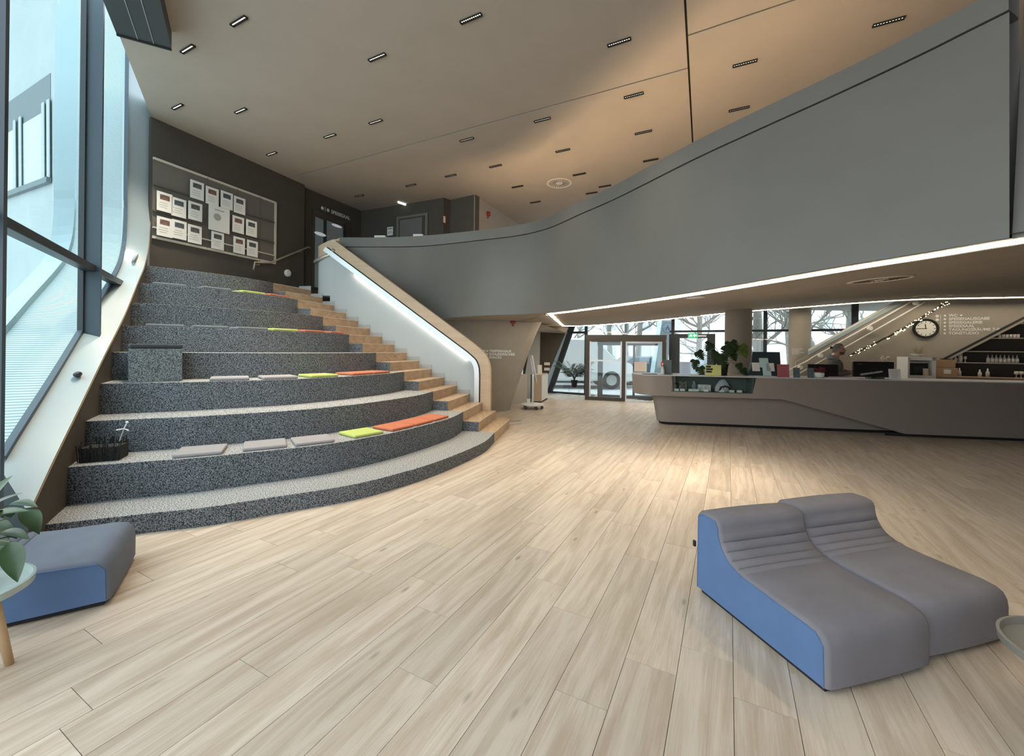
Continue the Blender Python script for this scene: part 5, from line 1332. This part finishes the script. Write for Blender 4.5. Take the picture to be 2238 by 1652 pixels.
for i, (px, py) in enumerate(slots):
    p = G(px, py, HC)
    r_ = tag(empty('slot_lamp', p, aA), 'slim ten-dot slot lamp recessed in the high ceiling', 'ceiling lamp', 'slot lamps in the high ceiling')
    o = bpy.data.objects.new('housing', sm); COL.objects.link(o); o.parent = r_
    o = bpy.data.objects.new('led_row', dmm); COL.objects.link(o); o.parent = r_
    ld_ = bpy.data.lights.new('slot_spot', 'SPOT'); ld_.energy = (340 if px < 900 else 95 if px < 1500 else 180) if p.y < 8.2 else 65; ld_.color = (1.0, .86, .68); ld_.spot_size = 1.3; ld_.spot_blend = .8; ld_.shadow_soft_size = .14
    lo = bpy.data.objects.new('slot_spot', ld_); COL.objects.link(lo); lo.parent = r_; lo.location = (0, 0, -.03)
# swirl diffuser in the high ceiling
swirl(1222, 400, .30, 'round swirl air diffuser in the high ceiling', (G(1222, 400, HC), dA.copy(), V(0, 0, -1)))
# hanging exit sign
M_GREEN = mat('exit_green', (.01, .25, .08), .5, emit=(.02, .45, .15), estr=1.2); M_EXW = emis('exit_white', (.85, 1.0, .9), 2.2)
def exit_sign(name, M4, w, h_, label, white_bg=True):
    r_ = tag(empty(name), label, 'exit sign'); r_.matrix_world = M4
    MB().box((w / 2, h_ / 2, -.02), (w, h_, .04)).obj('panel', M_EXW if white_bg else M_GREEN, r_)
    m = M_GREEN if white_bg else M_EXW
    for x0, pts in ((.12, [(.02, .2), (.1, .2), (.14, .45), (.22, .45), (.26, .2), (.33, .2), (.25, .6), (.30, .62), (.30, .7), (.12, .72), (.05, .55), (.11, .52)]), (.5, [(.0, .5), (.18, .82), (.18, .62), (.40, .62), (.40, .38), (.18, .38), (.18, .18)])):
        MB().ext([V((x0 + a) * w, b * h_, .002) for a, b in pts], (0, 0, .003)).obj('pictogram', m, r_)
    return r_
ep = P(871, 443, 11.2)
dsg = (cw[3] - cw[1]).normalized()
es = exit_sign('exit_sign', frame4(ep, V(.62, .78, 0), V(0, 0, 1)), .30, .17, 'green and white exit sign hung under the gallery ceiling')
MB().box((.15, .30, -.02), (.02, .3, .02)).obj('hanger', M_STEEL, es)
exit_sign('exit_sign', frame4(dpt(1504, 2.17) - QN * .05, QD, V(0, 0, 1)), .30, .15, 'lit green exit sign over the emergency door', False)
# sounders
def sounder(p, n, label):
    r_ = tag(empty('fire_sounder'), label, 'alarm'); s = V(0, 0, 1).cross(n).normalized(); r_.matrix_world = frame4(p, s, V(0, 0, 1))
    MB().lathe((0, 0, 0), [(0, 0), (.07, 0), (.075, .02), (.06, .06), (.03, .065), (0, .065)], 20).obj('horn', mat('alarm_red', (.30, .012, .012), .45), r_, auto=.5); MB().box((0, -.10, .005), (.05, .03, .01)).obj('contact', M_BLACK, r_)
s_d = (cw[7] - cw[6]).normalized(); s_n = V(s_d.y, -s_d.x, 0)
def on_seg(a, b, px, py, off=.0):
    u = (px - CX + ROLL * (py - HZ)) / F; d = b - a; t = (u * a.y - a.x) / (d.x - u * d.y); Y = a.y + d.y * t
    n = V(d.y, -d.x, 0).normalized(); return P(px, py, Y) + n * off, n
p, n = on_seg(cw[6], cw[7], 1066, 468); sounder(p, n, 'small red alarm sounder on the pale gallery wall')
sounder(P(1121, 703, 10.95), V(.15, -1, 0).normalized(), 'red alarm sounder on the stairwell wall')
# hydrant sign plate
p, n = on_seg(cw[4], cw[5], 967, 478, .01); 
hs = board('hydrant_sign', p + V(0, 0, -.12), (cw[5] - cw[4]).normalized(), .10, .22, mat('sign_dark_red', (.22, .03, .02), .5), 'small red-edged sign on the gallery corner', 'sign'); MB().box((.05, .11, .009), (.07, .17, .002)).obj('white_field', M_PAPER, hs)
# closed gallery door
gd = struct(empty('door_3'), 'closed grey gallery door with a stepped frame')
def gpt(px, z, off=0.0):
    p, n = on_seg(cw[3], cw[4], px, 480, off); return V(p.x, p.y, z)
def gz(px, py): return on_seg(cw[3], cw[4], px, py)[0].z
zt_ = gz(900, 476)
MB().ext([gpt(868, 3.3, .03), gpt(936, 3.3, .03), gpt(936, zt_ + .07, .03), gpt(868, zt_ + .07, .03)], V(0, .05, 0)).obj('frame', mat('door_frame_taupe', (.17, .15, .13), .6), gd)
MB().ext([gpt(874, 3.3, .06), gpt(930, 3.3, .06), gpt(930, zt_ + .0, .06), gpt(874, zt_ + .0, .06)], V(0, .05, 0)).obj('architrave', MATS['dark_taupe_plaster'], gd)
MB().ext([gpt(878, 3.3, .075), gpt(926, 3.3, .075), gpt(926, zt_ - .05, .075), gpt(878, zt_ - .05, .075)], V(0, .03, 0)).obj('leaf', mat('door_grey', (.15, .14, .13), .5), gd)
pz = gz(855, 515)
o = board('wall_poster', gpt(848, pz, .02), (cw[4] - cw[3]).normalized(), .20, .24, M_PAPER, 'small framed notice beside the gallery door', 'poster'); MB().box((.1, .19, .009), (.15, .025, .002)).obj('heading', M_INK, o); 
for q_ in range(5): MB().box((.04 + .03 * q_, .08 + .03 * (q_ % 2), .009), (.02, .03, .002)).obj('print', M_INK, o)
# table tops with leaflets just showing over the parapet
for px0, px1, y, lab in ((819, 842, 513, 'white leaflets on the parapet top beside the framed notice'), (896, 917, 508, 'white leaflets on the parapet top before the closed door')):
    i_ = min(range(NR), key=lambda i: abs(pix(tp[i])[0] - (px0 + px1) / 2)); c_ = tp[i_] + nb[i_] * .10
    o = MB().box((0, 0, .03), ((px1 - px0) * c_.y / F, .12, .06)).obj('leaflet_stack', M_PAPER); o.location = c_ + V(0, 0, .002); o.rotation_euler = (0, 0, -.05); tag(o, lab, 'leaflets')
# glazed door in the recess, bright room behind painted on its panes
rw0, rw1 = cw[1] + V(-.12, .12, 0), cw[3]
def rpt(px, py, off=0.0): 
    p, n = on_seg(rw0, rw1, px, py, off); return p
gdoor = struct(empty('door_4'), 'glazed door to the dining room in a dark frame')
def rq(p0, p1, y0a, y0b, zb, off, m, nm, dep=.03):
    a, b = rpt(p0, y0a, off), rpt(p1, y0b, off); n = on_seg(rw0, rw1, p0, y0a)[1]
    return MB().ext([V(a.x, a.y, zb), V(b.x, b.y, zb), b, a], -n * dep).obj(nm, m, gdoor)
rq(682, 764, 457, 492, 3.2, .02, mat('door_bronze', (.075, .058, .042), .5), 'frame')
mroom = mat('lit_room_grey', (.30, .34, .36), .5)
rq(688, 705, 474, 481, 3.25, .035, mroom, 'pane'); rq(712, 752, 482, 497, 3.25, .035, mroom, 'pane')
rq(705, 711, 480, 484, 3.25, .05, M_STEEL, 'stile')
rq(748, 754, 490, 493, 3.25, .045, M_STEEL, 'stile')
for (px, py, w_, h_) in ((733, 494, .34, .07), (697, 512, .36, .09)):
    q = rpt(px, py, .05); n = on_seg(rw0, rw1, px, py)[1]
    o = MB().lathe((0, 0, 0), [(0, 0), (w_ / 2, 0), (w_ / 2, .004), (0, .004)], 28).obj('lamp_reflection', mat('painted_reflection', (.75, .78, .78), .4, emit=(.9, .95, 1), estr=.25), gdoor); o.matrix_world = frame4(q, (rw1 - rw0).normalized(), V(0, 0, 1)) @ Matrix.Diagonal((1, h_ / w_, 1, 1))  # reflected lamps drawn as faintly glowing discs on the panes
tsx = tag(empty('door_text'), 'white lettering over the glazed dining room door', 'wall sign')
tsx.matrix_world = frame4(rpt(722, 466, .03), (rw1 - rw0).normalized(), V(0, 0, 1))
text_mesh('text_line', 'SPEISESAAL', .13, M_WHITE, tsx, Matrix.Identity(4), .001)
for x in (-.28, -.10): MB().lathe((x, .045, 0), [(.02, 0), (.045, 0), (.045, .003), (.02, .003)], 12).obj('pictogram', M_WHITE, tsx)
MB().box((-.19, .045, .001), (.01, .12, .003)).obj('rule', M_WHITE, tsx)

# ---- display wall with papers
pw0, pw1 = cw[0], cw[1]
def wpt(px, py, off=0.0): return on_seg(pw0, pw1, px, py, off)[0]
pwn = on_seg(pw0, pw1, 400, 400)[1]; pwd = (pw1 - pw0).normalized()
disp = tag(empty('display_board'), 'long glazed display board with thin pale frame on the dark wall', 'display board')
zt0, zb0 = wpt(480, 399).z, wpt(480, 549).z
zt_d = sum(wpt(x, y).z for x, y in ((340, 348), (470, 395), (601, 444.5))) / 3; zb_d = sum(wpt(x, y).z for x, y in ((340, 517), (470, 548), (601, 578))) / 3
xa, xb = wpt(333, 400), wpt(601, 500)
def dq(a, b, z0, z1, off, dep, m, nm): return MB().ext([V(a.x, a.y, z0) + pwn * off, V(b.x, b.y, z0) + pwn * off, V(b.x, b.y, z1) + pwn * off, V(a.x, a.y, z1) + pwn * off], -pwn * dep).obj(nm, m, disp)
dq(xa, xb, zb_d, zt_d, .012, .01, mat('display_back', (.16, .14, .12), .7), 'back')
dq(xa, xb, zt_d - .02, zt_d + .02, .04, .04, mat('pale_frame_strip', (.60, .54, .45), .5), 'frame_bar'); dq(xa, xb, zb_d - .02, zb_d + .02, .04, .04, MATS['pale_frame_strip'], 'frame_bar'); dq(xb - pwd * .03, xb + pwd * .01, zb_d, zt_d, .04, .04, MATS['pale_frame_strip'], 'frame_bar')
dq(xa, xb - pwd * .04, zb_d + .16, zb_d + .18, .06, .06, MATS['pale_frame_strip'], 'ledge')
for k in (1, 2): dq(xa, xb - pwd * .05, zb_d + (zt_d - zb_d) * k / 3 - .012, zb_d + (zt_d - zb_d) * k / 3 + .012, .05, .04, mat('ledge_dark', (.10, .085, .07), .6), 'ledge')
for k in (1, 2, 3): 
    q = lerp(xa, xb, [0, .37, .62, .83][k]); dq(q, q + pwd * .008, zb_d, zt_d, .055, .004, MATS['ledge_dark'], 'glass_joint')
sheets = [(426, 417), (459, 430), (491, 439), (519, 450), (355, 443), (386, 455), (422, 463), (355, 497), (387, 503), (421, 513), (516, 492), (545, 500), (471, 527), (518, 537), (547, 544)]
pmesh = MB().box((0, 0, .003), (.24, .34, .006)).mesh('sheet', M_PAPER)
rd = random.Random(12)
for i, (px, py) in enumerate(sheets):
    r_ = tag(empty('notice_sheet'), 'white notice sheet with a small picture on the display board', 'notice', 'notice sheets on the display board')
    r_.matrix_world = frame4(wpt(px, py, .065), pwd, V(0, 0, 1))
    o = bpy.data.objects.new('sheet', pmesh); COL.objects.link(o); o.parent = r_
    MB().box((0, .08, .007), (.15, .09, .002)).obj('picture', mat('print_photo_%d' % (i % 3), ((.10, .10, .09), (.18, .10, .08), (.08, .09, .10))[i % 3], .7, var=.6, scale=20), r_)
    for q_ in range(3): MB().box((-.02, -.02 - .04 * q_, .007), (.16 * rd.uniform(.7, 1), .008, .001)).obj('print', mat('ink_light', (.4, .38, .34), .8), r_)
r_ = tag(empty('notice_poster'), 'larger white poster leaning on the middle ledge of the display board', 'poster'); r_.matrix_world = frame4(wpt(474, 480, .07), pwd, V(0, 0, 1))
MB().box((0, 0, .005), (.40, .50, .01)).obj('sheet', M_PAPER, r_); MB().lathe((-.04, .03, .011), [(.03, 0), (.07, 0), (.07, .001), (.03, .001)], 14).obj('drawing', MATS['ink_light'], r_); MB().box((0, .17, .011), (.18, .02, .001)).obj('print', MATS['ink_light'], r_)
# handrail on the dark wall and a round emergency lamp
hrw = tag(empty('wall_handrail'), 'thin wall handrail bending up past the display board', 'handrail')
MB().tube([wpt(547, 590, .10), wpt(550, 574, .10), wpt(584, 575, .10), wpt(668, 540, .10), wpt(672, 543, .10)], .02, 8).obj('rail', mat('pale_brass', (.45, .38, .28), .4, metal=.5), hrw, smooth=True)
for px, py in ((560, 579), (652, 551)): MB().tube([wpt(px, py, 0), wpt(px, py, .10)], .014, 6).obj('bracket', MATS['pale_brass'], hrw)
el_ = tag(empty('round_lamp'), 'round white emergency lamp on the dark wall by the stair', 'lamp'); el_.matrix_world = frame4(wpt(628, 597, .0), pwd, V(0, 0, 1))
MB().lathe((0, 0, 0), [(0, 0), (.085, 0), (.085, .03), (.06, .045), (0, .045)], 24).obj('body', M_WHITE, el_, auto=.5)
# wayfinding text on the stairwell wall
ww = tag(empty('stairwell_text'), 'white wayfinding lettering in three lines on the stairwell wall', 'wall sign')
ww.matrix_world = frame4(P(1069, 767, 10.72), V(1, .12, 0), V(0, 0, 1))
for i, t in enumerate(('TREPPENHAUS', 'SCHLIESSFÄCHER', 'SNACKS')): text_mesh('text_line', t, .088, M_WHITE, ww, Matrix.Translation((0, -.03 - .082 * i, 0)), .001)
for i in range(3): MB().lathe((-.045, -.082 * i, 0), [(.01, 0), (.022, 0), (.022, .002), (.01, .002)], 10).obj('pictogram', M_WHITE, ww)
MB().box((-.09, -.07, .001), (.007, .24, .002)).obj('rule', M_WHITE, ww); MB().lathe((-.14, 0, 0), [(.015, 0), (.03, 0), (.03, .002), (.015, .002)], 12).obj('arrow', M_WHITE, ww)

# ================================================================== the clerk
def skin_obj(name, vs, es, m, parent, root=0, sub=2):
    me = bpy.data.meshes.new(name); me.from_pydata([v[0] for v in vs], es, []); me.update()
    o = bpy.data.objects.new(name, me); COL.objects.link(o); o.parent = parent
    me.materials.append(m)
    md = o.modifiers.new('skin', 'SKIN'); md.use_smooth_shade = True
    if not me.skin_vertices: 
        bpy.context.view_layer.objects.active = o
    lay = me.skin_vertices[0].data if me.skin_vertices else None
    if lay:
        for i, v in enumerate(vs):
            r = v[1]; lay[i].radius = (r, r) if not isinstance(r, tuple) else r
            lay[i].use_root = (i == root)
    s = o.modifiers.new('sub', 'SUBSURF'); s.levels = sub; s.render_levels = sub
    return o
px_c = 1827
cy_ = 9.78
clerk = tag(empty('person', (P(px_c, 770, cy_).x, cy_, 0), math.radians(-26)), 'person in a grey hooded top with tied-back grey hair standing behind the counter', 'person')
clerk.scale = (1.08, 1.08, 1.08)
M_SKIN = mat('skin_tone', (.48, .26, .17), .55, var=.05, scale=10)
M_HOOD = mat('charcoal_grey_jersey', (.13, .115, .105), .9, var=.15, scale=14, bump=.2, bscale=200)
M_HOODL = mat('light_grey_jersey', (.25, .26, .28), .9, var=.1, scale=14)
M_TROU = mat('dark_trousers', (.03, .032, .04), .9)
M_HAIR = mat('grey_hair', (.20, .185, .17), .7, var=.35, scale=40, bump=.3, bscale=90)
M_BEARD = mat('grey_brown_beard', (.13, .085, .06), .85, var=.4, scale=60)
# body: pelvis, spine, neck, head core, arms with five-fingered hands, legs
bv = []; be = []
def bvn(p, r, prev=None):
    bv.append((p, r)); 
    if prev is not None: be.append((prev, len(bv) - 1))
    return len(bv) - 1
pel = bvn((0, 0, .96), .13); sp1 = bvn((-.01, 0, 1.15), .125, pel); sp2 = bvn((-.02, 0, 1.34), .14, sp1); nk = bvn((-.005, 0, 1.475), .062, sp2); nk2 = bvn((.02, 0, 1.545), .056, nk); hd_ = bvn((.04, 0, 1.63), .085, nk2)
def arm(sg, sh, el, wr, hand_d, palm_n):
    a = bvn(sh, .055, sp2); b = bvn(el, .042, a); c = bvn(wr, .028, b)
    d = Vector(hand_d).normalized(); n = Vector(palm_n).normalized(); s = d.cross(n)
    w = Vector(wr)
    pm_ = bvn(tuple(w + d * .05), (.034, .022), c)
    for k, (off, L) in enumerate(((-.027, .062), (-.009, .072), (.010, .068), (.027, .052))):
        b0 = w + d * .085 + s * off; i0 = bvn(tuple(b0), .0095, pm_); i1 = bvn(tuple(b0 + d * L * .5 - n * .006), .0088, i0); bvn(tuple(b0 + d * L * .85 - n * .03), .0075, i1)
    t0 = w + d * .035 + s * (-.034 * sg * -1); i0 = bvn(tuple(t0), .011, pm_); i1 = bvn(tuple(t0 + d * .035 + s * (.018 * sg)), .010, i0); bvn(tuple(t0 + d * .062 + s * (.020 * sg) - n * .012), .008, i1)
RW, LWr = (.245, -.10, 1.165), (.255, .14, 1.20)
arm(1, (-.015, -.185, 1.40), (-.035, -.245, 1.115), RW, (1, .25, .02), (0, 0, 1))
arm(-1, (-.015, .185, 1.40), (.03, .25, 1.12), LWr, (1, -.35, .02), (0, 0, 1))
for sg in (-1, 1):
    h0 = bvn((0, sg * .095, .90), .085, pel); k0_ = bvn((.02, sg * .10, .50), .06, h0); a0_ = bvn((-.01, sg * .10, .09), .042, k0_); bvn((.13, sg * .11, .04), .035, a0_)
body = skin_obj('body', bv, be, M_SKIN, clerk, pel, 2)
# head with a face, turned a little to the viewer
headR = Matrix.Rotation(math.radians(-6), 3, 'Z') @ Matrix.Rotation(math.radians(4), 3, 'Y')
HCN = V(.045, 0, 1.665)
def head_dir(th, ph): return V(math.cos(ph) * math.cos(th), math.cos(ph) * math.sin(th), math.sin(ph))
def head_r(d):
    p = V(d.x * .100, d.y * .077, d.z * .128)
    if d.z < 0: p.x += .018 * max(0, d.x) * (-d.z); p.y *= 1 - .22 * (-d.z); 
    if d.x < 0 and d.z > -.4: p.x *= 1.08
    g_ = lambda c, w_: math.exp(-((d - V(*c).normalized()).length / w_) ** 2)
    p += V(.034, 0, -.004) * g_((1, 0, -.16), .17) + V(.012, 0, 0) * g_((1, 0, .05), .14)        # nose
    p += V(.008, 0, 0) * (g_((1, .3, .22), .2) + g_((1, -.3, .22), .2))                          # brow
    p += V(-.010, 0, 0) * (g_((1, .34, .04), .13) + g_((1, -.34, .04), .13))                     # sockets
    p += V(.010, 0, 0) * g_((1, 0, -.50), .14) + V(.018, 0, -.006) * g_((1, 0, -.95), .25)       # lips, chin
    return p
def shell(cond, off, nth=36, nph=24, jitter=0.0):
    mb_ = MB(); pts = {}
    rdj = random.Random(1)
    for i in range(nth):
        for j in range(nph + 1):
            d = head_dir(2 * PI * i / nth, -PI / 2 + PI * j / nph); q = head_r(d) + d * (off + jitter * rdj.random()); pts[i, j] = HCN + headR @ q
    idx = {}; vs = []; fs = []
    for i in range(nth):
        for j in range(nph):
            c = head_dir(2 * PI * (i + .5) / nth, -PI / 2 + PI * (j + .5) / nph)
            if not cond(c): continue
            f_ = []
            for k in ((i, j), ((i + 1) % nth, j), ((i + 1) % nth, j + 1), (i, j + 1)):
                if k not in idx: idx[k] = len(vs); vs.append(pts[k])
                f_.append(idx[k])
            fs.append(tuple(f_))
    return mb_.add(vs, fs)
hd_o = shell(lambda c: True, 0); 
for sg in (-1, 1): hd_o.sphere(HCN + headR @ V(-.005, sg * .080, -.008), (.020, .010, .032), 10, 8)
head = hd_o.obj('head', M_SKIN, clerk, smooth=True)
shell(lambda c: c.z > .52 + .25 * c.x if c.x > .1 else (c.z > -.35 + .9 * (c.x + .35) if c.x > -.35 else c.z > -.45), .007, jitter=.002).obj('hair', M_HAIR, clerk, smooth=True)
MB().sphere(HCN + headR @ V(-.128, 0, .03), (.028, .03, .03), 10, 8).obj('hair_bun', mat('dark_hair', (.05, .04, .035), .8), clerk, smooth=True)
shell(lambda c: c.z < -.36 and c.x > .05 + .2 * (c.z + .9) and not (c.x > .8 and c.z > -.52 and abs(c.y) < .2), .006, jitter=.003).obj('beard', M_BEARD, clerk, smooth=True)
MB().tube([HCN + headR @ V(.108, y, -.052 - .012 * abs(y) / .03) for y in (-.035, -.018, 0, .018, .035)], [.004, .007, .006, .007, .004], 6).obj('moustache', M_BEARD, clerk, smooth=True)
for sg in (-1, 1):
    MB().sphere(HCN + headR @ V(.088, sg * .031, .004), (.007, .011, .006), 8, 6).obj('eye', mat('eye_dark', (.03, .025, .02), .3), clerk, smooth=True)
    MB().tube([HCN + headR @ V(.098, sg * .015, .024), HCN + headR @ V(.100, sg * .032, .028), HCN + headR @ V(.088, sg * .052, .022)], .004, 5).obj('eyebrow', M_BEARD, clerk, smooth=True)
# hooded top
hv = []; he = []
def hn(p, r, prev=None):
    hv.append((p, r))
    if prev is not None: he.append((prev, len(hv) - 1))
    return len(hv) - 1
h0 = hn((0, 0, .90), (.165, .135)); h1 = hn((-.01, 0, 1.10), (.165, .145), h0); h2 = hn((-.025, 0, 1.29), (.175, .15), h1); h3 = hn((-.025, 0, 1.40), (.14, .115), h2); h4 = hn((-.01, 0, 1.475), (.08, .085), h3)
for sh, el, wr in (((-.02, -.19, 1.395), (-.04, -.248, 1.115), RW), ((-.02, .19, 1.395), (.03, .253, 1.12), LWr)):
    a = hn(sh, .082, h2); m_ = hn(tuple(lerp(sh, el, .5)), .068, a); b = hn(el, .062, m_); c_ = hn(tuple(lerp(el, wr, .55)), .052, b); hn(tuple(lerp(el, wr, .98)), .040, c_)
skin_obj('hooded_top', hv, he, M_HOOD, clerk, h0, 2)
hood = []
for i in range(9):
    a = -2.3 + 4.6 * i / 8; hood.append(V(-.035 - .085 * math.cos(a), .10 * math.sin(a), 1.475 + .03 * math.cos(a)))
MB().tube(hood, [.022, .032, .042, .050, .054, .050, .042, .032, .022], 10).obj('hood', M_HOODL, clerk, smooth=True)
MB().tube([V(-.06, -.165, 1.40), V(-.115, -.155, 1.25), V(-.135, -.11, 1.05), V(-.12, -.10, .92)], .014, 6).obj('side_seam', M_HOODL, clerk, smooth=True)
# trousers and shoes
tv = []; te = []
def tn_(p, r, prev=None):
    tv.append((p, r))
    if prev is not None: te.append((prev, len(tv) - 1))
    return len(tv) - 1
t0_ = tn_((0, 0, .96), (.15, .135))
for sg in (-1, 1):
    a = tn_((0, sg * .095, .85), .105, t0_); b = tn_((.02, sg * .10, .50), .08, a); tn_((-.01, sg * .10, .10), .068, b)
skin_obj('trousers', tv, te, M_TROU, clerk, t0_, 1)
for sg in (-1, 1): MB().sphere(V(.06, sg * .105, .042), (.135, .05, .042), 12, 8).obj('shoe', M_BLACK, clerk, smooth=True)
kb = tag(empty('keyboard_desk', (clerk.location.x + .36, cy_ - .02, 0), CA), 'black keyboard ledge under the hands of the clerk', 'desk')
MB().box((.02, 0, 1.145), (.34, .34, .03)).obj('ledge', MATS['black_plastic'], kb, bevel=.005); MB().box((.02, .12, .565), (.30, .06, 1.13)).obj('support', M_COUNTER, kb)
